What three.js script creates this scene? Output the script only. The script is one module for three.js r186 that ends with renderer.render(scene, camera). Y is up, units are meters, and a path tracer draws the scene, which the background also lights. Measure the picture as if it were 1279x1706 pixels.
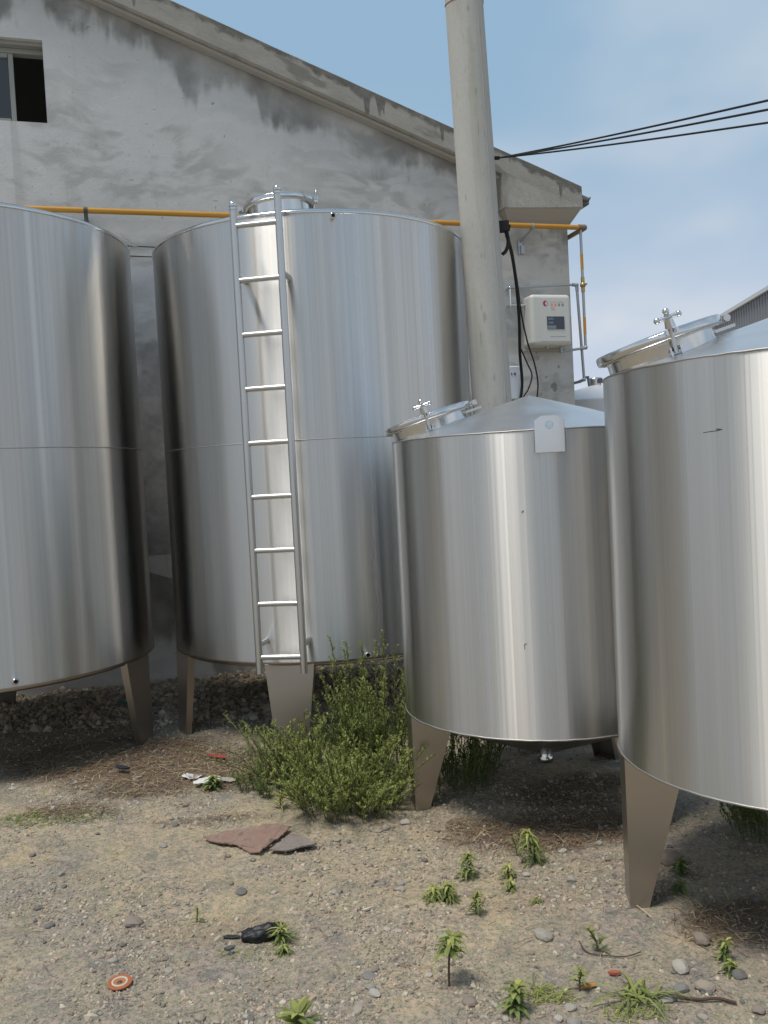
import * as THREE from 'three';
import { mergeGeometries, mergeVertices } from 'three/addons/utils/BufferGeometryUtils.js';
import { RoundedBoxGeometry } from 'three/addons/geometries/RoundedBoxGeometry.js';

// ------------------------------------------------------------------ camera, sky, sun, exposure
const scene = new THREE.Scene();
const camera = new THREE.PerspectiveCamera(60.4, 768 / 1024, 0.05, 2000);
camera.position.set(0, 1.5, 0);
camera.rotation.order = 'YXZ';
camera.rotation.set(-0.0371, 0, -0.0525);

const renderer = new THREE.WebGLRenderer({ antialias: true });
renderer.setSize(768, 1024);
renderer.toneMapping = THREE.LinearToneMapping;
renderer.toneMappingExposure = 1.4;
renderer.shadowMap.enabled = true;

const sunDir = new THREE.Vector3(-0.62, 2.05, 0.52).normalize();
const sun = new THREE.DirectionalLight(new THREE.Color(1.0, 0.94, 0.85), 2.0);
sun.position.copy(sunDir).multiplyScalar(40);
sun.castShadow = true;
sun.shadow.radius = 34;
sun.shadow.mapSize.set(2048, 2048);
Object.assign(sun.shadow.camera, { left: -14, right: 14, top: 14, bottom: -14, near: 1, far: 90 });
scene.add(sun, sun.target);

// ------------------------------------------------------------------ random numbers and noise
function rng(seed) { let a = seed >>> 0; return () => { a = (a + 0x6D2B79F5) | 0; let t = Math.imul(a ^ (a >>> 15), 1 | a); t = (t + Math.imul(t ^ (t >>> 7), 61 | t)) ^ t; return ((t ^ (t >>> 14)) >>> 0) / 4294967296; }; }
function hash(x, y, s) { let h = Math.imul(x, 374761393) + Math.imul(y, 668265263) + Math.imul(s, 1274126177); h = Math.imul(h ^ (h >>> 13), 1274126177); return ((h ^ (h >>> 16)) >>> 0) / 4294967296; }
function vn(x, y, s = 0, px = 0, py = 0) {
  let x0 = Math.floor(x), y0 = Math.floor(y); const fx = x - x0, fy = y - y0, u = fx * fx * (3 - 2 * fx), v = fy * fy * (3 - 2 * fy);
  let x1 = x0 + 1, y1 = y0 + 1;
  if (px) { x0 = ((x0 % px) + px) % px; x1 = ((x1 % px) + px) % px; }
  if (py) { y0 = ((y0 % py) + py) % py; y1 = ((y1 % py) + py) % py; }
  const a = hash(x0, y0, s), b = hash(x1, y0, s), c = hash(x0, y1, s), d = hash(x1, y1, s);
  return a + (b - a) * u + (c - a) * v + (a - b - c + d) * u * v;
}
function fbm(x, y, s = 0, o = 4, px = 0, py = 0) { let r = 0, a = 0.5, t = 0; for (let i = 0; i < o; i++) { r += a * vn(x, y, s + i * 17, px, py); t += a; a *= 0.5; x *= 2; y *= 2; px *= 2; py *= 2; } return r / t; }
const clamp = (x, a = 0, b = 1) => Math.min(b, Math.max(a, x));
const sstep = (a, b, x) => { const t = clamp((x - a) / (b - a)); return t * t * (3 - 2 * t); };
const lerp = (a, b, t) => a + (b - a) * t;
const mix3 = (a, b, t) => [lerp(a[0], b[0], t), lerp(a[1], b[1], t), lerp(a[2], b[2], t)];
const toS = (x) => 255 * (x <= 0.0031308 ? 12.92 * x : 1.055 * Math.pow(x, 1 / 2.4) - 0.055);

// ------------------------------------------------------------------ the sky: hazy blue with thin bright cloud
{
  const W = 1024, H = 512, d = new Float32Array(W * H * 4);
  for (let j = 0; j < H; j++) {
    const el = ((j + 0.5) / H - 0.5) * Math.PI, se = Math.sin(Math.max(0, el));
    for (let i = 0; i < W; i++) {
      const az = ((i + 0.5) / W - 0.5) * 2 * Math.PI;
      let c = mix3([0.42, 0.47, 0.56], [0.215, 0.33, 0.45], sstep(0.02, 0.42, se));
      c = mix3(c, [0.20, 0.30, 0.44], sstep(0.4, 1, se));
      const k = 1 / (se + 0.22), X = Math.cos(az) * Math.cos(el) * k, Z = Math.sin(az) * Math.cos(el) * k;
      const n = fbm(X * 1.7 + 3.2, Z * 1.7 + 9.1, 5, 5), m = fbm(X * 0.7 + 1.5, Z * 0.7 + 4, 9, 3);
      const cov = sstep(0.36, 0.66, n * 0.65 + m * 0.35) * (0.55 + 0.45 * (1 - sstep(0.2, 0.55, se)));
      c = mix3(c, [0.54, 0.555, 0.58], cov * 0.85);
      const o = (j * W + i) * 4; d[o] = c[0]; d[o + 1] = c[1]; d[o + 2] = c[2]; d[o + 3] = 1;
    }
  }
  const t = new THREE.DataTexture(d, W, H, THREE.RGBAFormat, THREE.FloatType);
  t.mapping = THREE.EquirectangularReflectionMapping; t.magFilter = THREE.LinearFilter; t.minFilter = THREE.LinearFilter; t.wrapS = THREE.RepeatWrapping; t.needsUpdate = true;
  scene.background = t; scene.environment = t;
}

// ------------------------------------------------------------------ helpers for building
const V = (x, y, z) => new THREE.Vector3(x, y, z);
const taken = {};
function numbered(n) { const k = (taken[n] = (taken[n] ?? -1) + 1); return k ? n + '_' + String(k).padStart(3, '0') : n; }
function merge(list) {
  list = list.flat().map((g) => { const h = g.index ? g.toNonIndexed() : g.clone(); for (const k of Object.keys(h.attributes)) if (!['position', 'normal', 'uv'].includes(k)) h.deleteAttribute(k); if (!h.attributes.uv) h.setAttribute('uv', new THREE.BufferAttribute(new Float32Array(h.attributes.position.count * 2), 2)); return h; });
  return list.length > 1 ? mergeGeometries(list) : list[0];
}
function obj(name, geo, mat, parent) {
  const m = new THREE.Mesh(Array.isArray(geo) ? merge(geo) : geo, mat); m.castShadow = m.receiveShadow = true;
  m.name = parent ? name : numbered(name); (parent ?? scene).add(m); return m;
}
function tag(o, label, category, group, kind) { Object.assign(o.userData, { label, category }); if (group) o.userData.group = group; if (kind) o.userData.kind = kind; return o; }
function thing(name, label, category, pos = [0, 0, 0], turn = 0, group) { const o = new THREE.Group(); o.name = numbered(name); o.position.set(...pos); o.rotation.y = turn; scene.add(o); return tag(o, label, category, group); }
function part(name, parent) { const o = new THREE.Group(); o.name = name; parent.add(o); return o; }
function cyl(p, q, r1, r2 = r1, seg = 14, open = false) {
  const d = q.clone().sub(p), g = new THREE.CylinderGeometry(r2, r1, d.length(), seg, 1, open);
  g.applyQuaternion(new THREE.Quaternion().setFromUnitVectors(V(0, 1, 0), d.clone().normalize())); const c = p.clone().add(q).multiplyScalar(0.5); g.translate(c.x, c.y, c.z); return g;
}
function tube(pts, r, n = 40, seg = 7) { return new THREE.TubeGeometry(new THREE.CatmullRomCurve3(pts.map((p) => Array.isArray(p) ? V(...p) : p)), n, r, seg, false); }
function box(cx, cy, cz, w, h, d) { const g = new THREE.BoxGeometry(w, h, d); g.translate(cx, cy, cz); return g; }
function ball(x, y, z, r, n = 14) { const g = new THREE.SphereGeometry(r, n, n - 4); g.translate(x, y, z); return g; }
function lathe(pts, seg = 96) { return new THREE.LatheGeometry(pts.map(([r, y]) => new THREE.Vector2(r, y)), seg); }
function torus(R, r, y, seg = 160, s2 = 10) { const g = new THREE.TorusGeometry(R, r, s2, seg); g.rotateX(Math.PI / 2); g.translate(0, y, 0); return g; }
function hexa(b, t) { // eight corners: four below, four above, in the same turning order
  const P = [...b, ...t], F = [[3, 2, 1, 0], [4, 5, 6, 7], [0, 1, 5, 4], [1, 2, 6, 5], [2, 3, 7, 6], [3, 0, 4, 7]], p = [], u = [];
  for (const f of F) for (const i of [0, 1, 2, 0, 2, 3]) { p.push(...P[f[i]]); u.push(i === 1 || i === 2 ? 0.2 : 0, i > 1 ? 0.5 : 0); }
  const g = new THREE.BufferGeometry(); g.setAttribute('position', new THREE.Float32BufferAttribute(p, 3)); g.setAttribute('uv', new THREE.Float32BufferAttribute(u, 2)); g.computeVertexNormals(); return g;
}
function dataTex(W, H, fn, srgb = true, rep = true) {
  const d = new Uint8Array(W * H * 4);
  for (let j = 0; j < H; j++) for (let i = 0; i < W; i++) { const c = fn(i, j), o = (j * W + i) * 4; d[o] = clamp(c[0], 0, 255); d[o + 1] = clamp(c[1], 0, 255); d[o + 2] = clamp(c[2], 0, 255); d[o + 3] = 255; }
  const t = new THREE.DataTexture(d, W, H, THREE.RGBAFormat); t.magFilter = THREE.LinearFilter; t.minFilter = THREE.LinearMipmapLinearFilter; t.generateMipmaps = true;
  if (srgb) t.colorSpace = THREE.SRGBColorSpace; if (rep) t.wrapS = t.wrapT = THREE.RepeatWrapping; t.needsUpdate = true; return t;
}
const std = (r, g, b, rough = 0.8, metal = 0, more = {}) => new THREE.MeshStandardMaterial({ color: new THREE.Color().setRGB(r, g, b), roughness: rough, metalness: metal, ...more });

// ------------------------------------------------------------------ materials
// brushed sheet: u runs round the shell, v up; grain and roll marks run in long vertical streaks
function steelMaps(seed) {
  const W = 2048, H = 4;
  const streak = (i, j) => 0.4 * vn(i / 3, 0, seed) + 0.3 * vn(i / 11, 0, seed + 1) + 0.3 * vn(i / 41, 0, seed + 2);
  return {
    col: dataTex(W, H, (i, j) => { const s = streak(i, j), v = toS(0.655 + 0.12 * (s - 0.5)), w = vn(i / 60, 0, seed + 5); return [v + 1 + w, v, v - 2 - 2 * w]; }),
    rough: dataTex(W, H, (i, j) => { const s = streak(i + 500, j); const v = 255 * (0.33 + 0.17 * (s - 0.5)); return [v, v, v]; }, false),
    bump: dataTex(W, H, (i, j) => { const s = 0.5 * vn(i / 2.5, 0, seed + 7) + 0.5 * vn(i / 9, 0, seed + 8); return [255 * s, 255 * s, 255 * s]; }, false),
  };
}
function shellSteel(seed) {
  const m = steelMaps(seed);
  return new THREE.MeshPhysicalMaterial({ color: 0xffffff, map: m.col, roughness: 1, roughnessMap: m.rough, metalness: 1, bumpMap: m.bump, bumpScale: 0.00018, anisotropy: 1.0, anisotropyRotation: Math.PI / 2 });
}
const steel = new THREE.MeshPhysicalMaterial({ color: new THREE.Color().setRGB(0.60, 0.595, 0.575), roughness: 0.26, metalness: 1 });
const brightSteel = new THREE.MeshPhysicalMaterial({ color: new THREE.Color().setRGB(0.66, 0.66, 0.65), roughness: 0.16, metalness: 1 });
const legSteel = new THREE.MeshPhysicalMaterial({ color: new THREE.Color().setRGB(0.43, 0.40, 0.37), roughness: 0.33, metalness: 1, anisotropy: 0.5 });
const coneSteel = new THREE.MeshPhysicalMaterial({ color: new THREE.Color().setRGB(0.72, 0.72, 0.715), roughness: 0.32, metalness: 1 });
const rungSteel = new THREE.MeshPhysicalMaterial({ color: new THREE.Color().setRGB(0.58, 0.575, 0.56), roughness: 0.38, metalness: 1 });
const weldSteel = std(0.42, 0.40, 0.38, 0.5, 1);
const scratchMat = std(0.05, 0.045, 0.04, 0.8);
const darkHole = std(0.02, 0.02, 0.02, 0.9);
const yellowPaint = std(0.52, 0.25, 0.025, 0.42);
const galv = std(0.40, 0.41, 0.42, 0.45, 0.8);
const black = std(0.015, 0.015, 0.016, 0.85);
const brass = std(0.45, 0.33, 0.14, 0.4, 0.9);

// ------------------------------------------------------------------ ground
const bare = (x, Z) => sstep(0.34, 0.62, fbm(x * 1.1 + 7, Z * 1.1 + 2, 31, 3));
function groundY(x, z) {
  const Z = -z, far = 1 - sstep(9, 25, Math.hypot(x, Z));
  return far * (0.030 * (fbm(x * 0.9, Z * 0.9, 41, 3) - 0.5) + 0.022 * (fbm(x * 4, Z * 4, 42, 3) - 0.55) + 0.011 * (fbm(x * 17, Z * 17, 43, 3) - 0.55));
}
// brown straw and needles lie by the tall tanks and in front of the small tank
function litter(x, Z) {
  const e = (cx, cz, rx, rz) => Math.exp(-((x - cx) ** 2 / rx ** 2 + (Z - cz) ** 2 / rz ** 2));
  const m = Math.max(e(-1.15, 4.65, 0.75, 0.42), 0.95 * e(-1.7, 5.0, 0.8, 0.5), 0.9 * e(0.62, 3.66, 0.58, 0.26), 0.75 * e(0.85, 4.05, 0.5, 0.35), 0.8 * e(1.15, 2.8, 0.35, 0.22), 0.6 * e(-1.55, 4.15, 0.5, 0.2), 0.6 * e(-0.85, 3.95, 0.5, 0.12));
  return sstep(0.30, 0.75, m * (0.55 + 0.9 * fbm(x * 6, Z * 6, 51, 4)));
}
function groundColor(x, Z) {
  const b = bare(x, Z), p = fbm(x * 3.3, Z * 3.3, 33, 4), q = fbm(x * 13, Z * 13, 34, 3);
  let c = mix3([0.345, 0.295, 0.225], [0.42, 0.345, 0.24], sstep(0.42, 0.66, p * 0.6 + b * 0.4));
  c = mix3(c, [0.21, 0.19, 0.16], sstep(0.56, 0.74, q) * 0.4);
  c = mix3(c, [0.34, 0.265, 0.18], 0.7 * sstep(0.35, 0.75, Math.exp(-((x + 0.62) ** 2 / 0.09 + (Z - 2.95) ** 2 / 0.012)) * (0.5 + p)));
  c = mix3(c, [0.36, 0.285, 0.19], 0.6 * sstep(0.35, 0.75, Math.exp(-((x - 0.47) ** 2 / 0.05 + (Z - 3.05) ** 2 / 0.02)) * (0.5 + p)));
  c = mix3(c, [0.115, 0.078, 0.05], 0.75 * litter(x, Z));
  return c;
}
{
  const axis = (lo, hi, step, ends, n) => { // fine over lo..hi, growing outwards to +-ends
    const a = []; for (let t = lo; t <= hi + 1e-6; t += step) a.push(t);
    const grow = (start, sgn) => { const out = []; let s = step, t = start; while (Math.abs(t) < ends) { s *= n; t += sgn * s; out.push(t); } return out; };
    return [...grow(lo, -1).reverse(), ...a, ...grow(hi, 1)];
  };
  const xs = axis(-2.3, 1.7, 0.0135, 600, 1.22), zs = axis(-5.4, -2.1, 0.0135, 600, 1.22);
  const nx = xs.length, nz = zs.length, pos = new Float32Array(nx * nz * 3), col = new Float32Array(nx * nz * 3), uv = new Float32Array(nx * nz * 2), idx = [];
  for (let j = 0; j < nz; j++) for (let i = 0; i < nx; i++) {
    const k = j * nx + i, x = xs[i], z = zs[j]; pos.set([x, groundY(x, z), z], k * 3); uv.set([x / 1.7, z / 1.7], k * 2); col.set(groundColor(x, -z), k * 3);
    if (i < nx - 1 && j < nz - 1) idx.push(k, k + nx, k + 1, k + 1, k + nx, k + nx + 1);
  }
  const g = new THREE.BufferGeometry(); g.setAttribute('position', new THREE.BufferAttribute(pos, 3)); g.setAttribute('color', new THREE.BufferAttribute(col, 3)); g.setAttribute('uv', new THREE.BufferAttribute(uv, 2)); g.setIndex(idx); g.computeVertexNormals();
  const N = 1024;
  const grit = (i, j) => { const a = vn(i / 3, j / 3, 61, N / 3 | 0, N / 3 | 0), b = vn(i / 8, j / 8, 62, 128, 128), c = vn(i / 1.3, j / 1.3, 63), d = fbm(i / 64, j / 64, 64, 3, 16, 16); return [a, b, c, d]; };
  const map = dataTex(N, N, (i, j) => { const [a, b, c, d] = grit(i, j); let v = 0.80 + 0.36 * (a - 0.5) + 0.28 * (b - 0.5) + 0.35 * (c - 0.5) + 0.25 * (d - 0.5); if (b > 0.80) v += 0.12; if (a < 0.14) v *= 0.72; const s = toS(clamp(v)); return [s + 3 * (b - 0.5) * 8, s, s - 3 * (d - 0.5) * 10]; });
  const bump = dataTex(N, N, (i, j) => { const [a, b, c] = grit(i, j), v = 255 * (0.4 * a + 0.4 * b + 0.2 * c); return [v, v, v]; }, false);
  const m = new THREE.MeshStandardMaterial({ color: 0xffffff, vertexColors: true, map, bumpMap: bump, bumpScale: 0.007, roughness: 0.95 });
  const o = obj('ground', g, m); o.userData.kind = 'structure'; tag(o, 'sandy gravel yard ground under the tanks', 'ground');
}

// ------------------------------------------------------------------ the gable building
const WA = 16.5 * Math.PI / 180;   // the gable wall is turned away to the right
const W0 = V(-0.5, 0, -7.25), WT = V(Math.cos(WA), 0, -Math.sin(WA)), WN = V(Math.sin(WA), 0, Math.cos(WA));
const onWall = (s, y, off = 0) => W0.clone().addScaledVector(WT, s).addScaledVector(WN, off).setY(y);
const vergeTop = (s) => 3.968 - 0.363 * (s - 2.453);
{
  const B = thing('gable_building', 'grey plastered building with a sloping gable edge behind the tanks', 'building', [W0.x, 0, W0.z], WA);
  const s0 = -13, sr = -6.5, s1 = 2.36, yr = vergeTop(sr) - 0.05, yl = yr + 0.363 * (s0 - sr);
  // plaster, with the rain-washed dark stains and trowel smears that the photograph shows
  const TW = 2048, TH = 1536, sx = 6.2, sy = 4.6, ox = -3.5, oy = 1.0;
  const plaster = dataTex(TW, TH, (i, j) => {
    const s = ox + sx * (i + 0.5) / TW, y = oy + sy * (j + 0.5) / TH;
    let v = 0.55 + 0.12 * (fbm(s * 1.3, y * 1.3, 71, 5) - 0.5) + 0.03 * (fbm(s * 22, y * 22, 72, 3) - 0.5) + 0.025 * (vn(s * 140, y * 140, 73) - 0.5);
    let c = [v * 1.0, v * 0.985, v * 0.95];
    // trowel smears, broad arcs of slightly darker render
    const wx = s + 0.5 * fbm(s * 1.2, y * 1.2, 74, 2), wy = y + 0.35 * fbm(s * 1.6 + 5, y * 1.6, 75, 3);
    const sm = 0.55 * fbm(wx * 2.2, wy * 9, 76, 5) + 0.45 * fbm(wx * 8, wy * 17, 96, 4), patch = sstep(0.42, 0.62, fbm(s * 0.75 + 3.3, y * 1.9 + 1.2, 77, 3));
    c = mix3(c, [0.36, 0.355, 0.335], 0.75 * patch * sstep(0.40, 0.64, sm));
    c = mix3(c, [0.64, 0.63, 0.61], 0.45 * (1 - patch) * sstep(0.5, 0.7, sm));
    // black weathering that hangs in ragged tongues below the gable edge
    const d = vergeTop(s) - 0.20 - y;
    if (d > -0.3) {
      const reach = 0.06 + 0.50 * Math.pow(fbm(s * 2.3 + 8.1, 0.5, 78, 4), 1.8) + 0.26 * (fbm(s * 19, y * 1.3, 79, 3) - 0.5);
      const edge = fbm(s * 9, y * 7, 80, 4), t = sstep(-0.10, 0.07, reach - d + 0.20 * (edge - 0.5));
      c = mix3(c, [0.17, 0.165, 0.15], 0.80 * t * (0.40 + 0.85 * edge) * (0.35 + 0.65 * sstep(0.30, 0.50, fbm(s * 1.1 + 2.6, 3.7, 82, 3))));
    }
    // wall colour turns darker and mottled low down behind the tall tanks
    const lowDark = sstep(-0.12, 0.12, 2.75 + 0.5 * (fbm(s * 2.3, 4.4, 88, 3) - 0.5) - y + 0.7 * (fbm(s * 7, y * 7, 89, 4) - 0.5)) * sstep(-3.2, -2.4, s) * (1 - sstep(0.4, 0.9, s)); c = mix3(c, [0.17, 0.17, 0.175], 0.85 * lowDark * (0.7 + 0.6 * (fbm(s * 14, y * 14, 92, 3) - 0.5)));
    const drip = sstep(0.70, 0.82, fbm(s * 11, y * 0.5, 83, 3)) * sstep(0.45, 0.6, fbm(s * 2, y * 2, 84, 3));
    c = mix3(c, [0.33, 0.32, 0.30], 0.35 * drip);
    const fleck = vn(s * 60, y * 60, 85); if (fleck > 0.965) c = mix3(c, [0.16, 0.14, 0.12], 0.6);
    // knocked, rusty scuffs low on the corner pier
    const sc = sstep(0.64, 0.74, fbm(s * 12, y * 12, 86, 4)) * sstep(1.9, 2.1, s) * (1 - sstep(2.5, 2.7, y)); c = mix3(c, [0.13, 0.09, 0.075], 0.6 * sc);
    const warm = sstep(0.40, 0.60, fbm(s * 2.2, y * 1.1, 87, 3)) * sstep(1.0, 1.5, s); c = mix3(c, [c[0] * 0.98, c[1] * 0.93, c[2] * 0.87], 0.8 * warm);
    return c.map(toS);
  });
  const pbump = dataTex(512, 512, (i, j) => { const v = 255 * (0.6 * fbm(i / 32, j / 32, 90, 4, 16, 16) + 0.4 * vn(i / 3, j / 3, 91)); return [v, v, v]; }, false);
  const bmp = pbump; bmp.repeat.set(sx / 1.2, sy / 1.2);
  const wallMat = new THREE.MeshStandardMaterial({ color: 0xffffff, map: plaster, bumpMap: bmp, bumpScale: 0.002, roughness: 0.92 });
  const plainWall = std(0.48, 0.475, 0.46, 0.92);
  const uvWall = (g) => { const p = g.attributes.position, u = g.attributes.uv; for (let i = 0; i < p.count; i++) u.setXY(i, (p.getX(i) - ox) / sx, (p.getY(i) - oy) / sy); return g; };
  const sh = new THREE.Shape([[s0, -0.1], [s1, -0.1], [s1, vergeTop(s1) - 0.12], [sr, yr - 0.07], [s0, yl - 0.07]].map((p) => new THREE.Vector2(...p)));
  const wx0 = -2.62, wx1 = -1.945, wy0 = 4.295, wy1 = 4.905;
  sh.holes.push(new THREE.Path([[wx0, wy0], [wx0, wy1], [wx1, wy1], [wx1, wy0]].map((p) => new THREE.Vector2(...p))));
  const wg = new THREE.ExtrudeGeometry(sh, { depth: 0.24, bevelEnabled: false }); wg.translate(0, 0, -0.24);
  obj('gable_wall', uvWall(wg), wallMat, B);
  const L = 12;
  obj('side_wall', box(s1 - 0.12, 1.9, -0.243 - L / 2, 0.24, 3.98, L), plainWall, B);
  obj('side_wall', box(s0 + 0.12, yl / 2 - 0.2, -0.243 - L / 2, 0.24, yl - 0.1, L), plainWall, B);
  obj('rear_wall', box((s0 + s1) / 2, 1.9, -L - 0.4, s1 - s0, 3.9, 0.2), plainWall, B);
  // a room floor and partition keep the opening dark inside
  obj('loft_floor', box((s0 + s1) / 2, 3.55, -0.25 - L / 2, s1 - s0 - 0.5, 0.1, L - 0.02), plainWall, B);
  // roof slabs
  const slab = (a, ya, b, yb, z0, z1, th, lift) => hexa([[a, ya + lift - th, z1], [b, yb + lift - th, z1], [b, yb + lift - th, z0], [a, ya + lift - th, z0]], [[a, ya + lift, z1], [b, yb + lift, z1], [b, yb + lift, z0], [a, ya + lift, z0]]);
  const roofMat = std(0.20, 0.19, 0.18, 0.9);
  obj('roof_slope', slab(sr, yr, 2.53, vergeTop(2.53) - 0.05, -L - 0.6, 0.10, 0.06, 0.0), roofMat, B);
  obj('roof_slope', slab(s0 - 0.1, yl - 0.036, sr - 0.002, yr - 0.0007, -L - 0.6, 0.10, 0.06, 0.0), roofMat, B);
  // verge: a cast concrete band along the roof edge, its eave end widening into a block
  const VT = dataTex(2048, 512, (i, j) => {
    const s = 5.2 * i / 2048, t = j / 512;
    let v = 0.40 + 0.12 * (fbm(s * 5, t * 3, 101, 4) - 0.5) + 0.05 * (vn(s * 70, t * 40, 102) - 0.5); let c = [v, v * 0.955, v * 0.85];
    const reach = 0.10 + 0.45 * Math.pow(fbm(s * 6, 0.3, 103, 4), 2.2) + 0.5 * sstep(0.66, 0.78, fbm(s * 14, 0.9, 104, 3)), e = fbm(s * 22, t * 6, 105, 4);
    c = mix3(c, [0.075, 0.075, 0.062], 0.8 * sstep(-0.08, 0.08, reach - (1 - t) + 0.24 * (e - 0.5)) * (0.5 + 0.6 * e));
    c = mix3(c, [0.16, 0.15, 0.12], 0.6 * sstep(0.60, 0.75, fbm(s * 3, t * 2 + 4, 106, 4)));
    return c.map(toS);
  });
  const vergeMat = new THREE.MeshStandardMaterial({ color: 0xffffff, map: VT, bumpMap: bmp, bumpScale: 0.005, roughness: 0.93 });
  const tilt = (g, drop = 0.24) => { const p = g.attributes.position, u = g.attributes.uv; for (let i = 0; i < p.count; i++) { const s = p.getX(i), y = p.getY(i), z = p.getZ(i); u.setXY(i, (s + 2.7) / 5.2, 1 - clamp((vergeTop(s) - y) / drop, 0, 1) * 0.98 - 0.3 * Math.max(0, 0.13 - z)); } return g; };
  const bandN = 90, ragged = (s) => 0.008 * (fbm(s * 7, 2, 107, 3) - 0.5);
  const pts = []; for (let k = 0; k <= bandN; k++) { const s = lerp(sr, 2.44, k / bandN); pts.push([s, vergeTop(s) + ragged(s)]); }
  pts.push([2.445, 3.795], [1.695, 3.765], [1.69, vergeTop(1.69) - 0.195]); for (let k = bandN; k >= 0; k--) { const s = lerp(sr, 1.688, k / bandN); if (s < 1.68) pts.push([s, vergeTop(s) - 0.19 + ragged(s + 9)]); }
  const vs = new THREE.Shape(pts.map((p) => new THREE.Vector2(...p)));
  const vg = new THREE.ExtrudeGeometry(vs, { depth: 0.118, bevelEnabled: true, bevelSize: 0.006, bevelThickness: 0.006, bevelSegments: 2 }); vg.translate(0, 0, 0.010);
  obj('verge_band', tilt(vg), vergeMat, B);
  const ledge = new THREE.Shape([[sr, vergeTop(sr) - 0.203], [1.685, vergeTop(1.685) - 0.203], [1.685, vergeTop(1.685) - 0.222], [sr, vergeTop(sr) - 0.222]].map((p) => new THREE.Vector2(...p)));
  const lg = new THREE.ExtrudeGeometry(ledge, { depth: 0.075, bevelEnabled: true, bevelSize: 0.004, bevelThickness: 0.004, bevelSegments: 1 }); lg.translate(0, 0, 0.006);
  const rawConcrete = new THREE.MeshStandardMaterial({ color: new THREE.Color().setRGB(0.42, 0.40, 0.36), bumpMap: bmp, bumpScale: 0.004, roughness: 0.93 });
  obj('verge_moulding', lg, rawConcrete, B);
  // cove under the eave block, running round the corner
  obj('eave_soffit', hexa([[1.79, 3.645, 0.003], [2.363, 3.655, 0.003], [2.363, 3.655, 0.012], [1.79, 3.645, 0.012]].reverse(), [[1.70, 3.762, 0.003], [2.442, 3.79, 0.003], [2.442, 3.79, 0.128], [1.70, 3.762, 0.128]].reverse()), rawConcrete, B);
  obj('eave_soffit', hexa([[2.362, 3.655, 0.0], [2.362, 3.655, -L], [2.366, 3.655, -L], [2.366, 3.655, 0.0]], [[2.362, 3.79, 0.0], [2.362, 3.79, -L], [2.44, 3.79, -L], [2.44, 3.79, 0.0]]), rawConcrete, B);
  obj('eave_band', box(2.40, 3.865, -L / 2 + 0.006, 0.085, 0.14, L), rawConcrete, B);
  const back = new THREE.Shape([[s0 - 0.12, yl - 0.20], [s0 - 0.12, yl + 0.05], [sr - 0.004, yr + 0.05], [sr - 0.004, yr - 0.18]].map((p) => new THREE.Vector2(...p)));
  const bg = new THREE.ExtrudeGeometry(back, { depth: 0.12, bevelEnabled: false }); bg.translate(0, 0, 0.004); obj('verge_band', bg, plainWall, B);
  // broken end of the eave gutter
  obj('gutter', [new THREE.CylinderGeometry(0.045, 0.045, 3, 14, 1, true, 0, Math.PI).rotateX(Math.PI / 2).rotateZ(-Math.PI / 2).translate(2.505, 3.90, -1.40), box(2.46, 3.90, 0.06, 0.05, 0.04, 0.02), box(2.50, 3.862, 0.10, 0.05, 0.014, 0.03)], std(0.07, 0.065, 0.06, 0.7), B);
  // window: a sliding sash on the left, the right half open
  const win = part('window', B), fr = std(0.30, 0.30, 0.27, 0.6);
  const xm = -2.165;
  obj('frame', [box((wx0 + wx1) / 2, wy1 - 0.05, -0.13, wx1 - wx0 - 0.004, 0.035, 0.07), box((wx0 + wx1) / 2, wy1 - 0.016, -0.10, wx1 - wx0 - 0.004, 0.028, 0.12), box((wx0 + wx1) / 2, wy0 + 0.012, -0.13, wx1 - wx0 - 0.004, 0.022, 0.07), box(wx0 + 0.017, (wy0 + wy1) / 2 - 0.02, -0.132, 0.03, wy1 - wy0 - 0.10, 0.066)], fr, win);
  obj('sash', [box(xm - 0.018, (wy0 + wy1) / 2 - 0.023, -0.12, 0.034, wy1 - wy0 - 0.095, 0.04), box((wx0 + xm) / 2 - 0.002, wy0 + 0.04, -0.12, xm - wx0 - 0.075, 0.034, 0.038), box((wx0 + xm) / 2 - 0.002, wy1 - 0.084, -0.12, xm - wx0 - 0.075, 0.03, 0.038)], fr, win);
  obj('pane', box((wx0 + xm) / 2 - 0.002, (wy0 + wy1) / 2 - 0.022, -0.122, xm - wx0 - 0.074, wy1 - wy0 - 0.165, 0.004), new THREE.MeshPhysicalMaterial({ color: new THREE.Color().setRGB(0.85, 0.9, 0.92), roughness: 0.03, metalness: 0, transmission: 1, thickness: 0, ior: 1.5 }), win);
}

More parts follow.
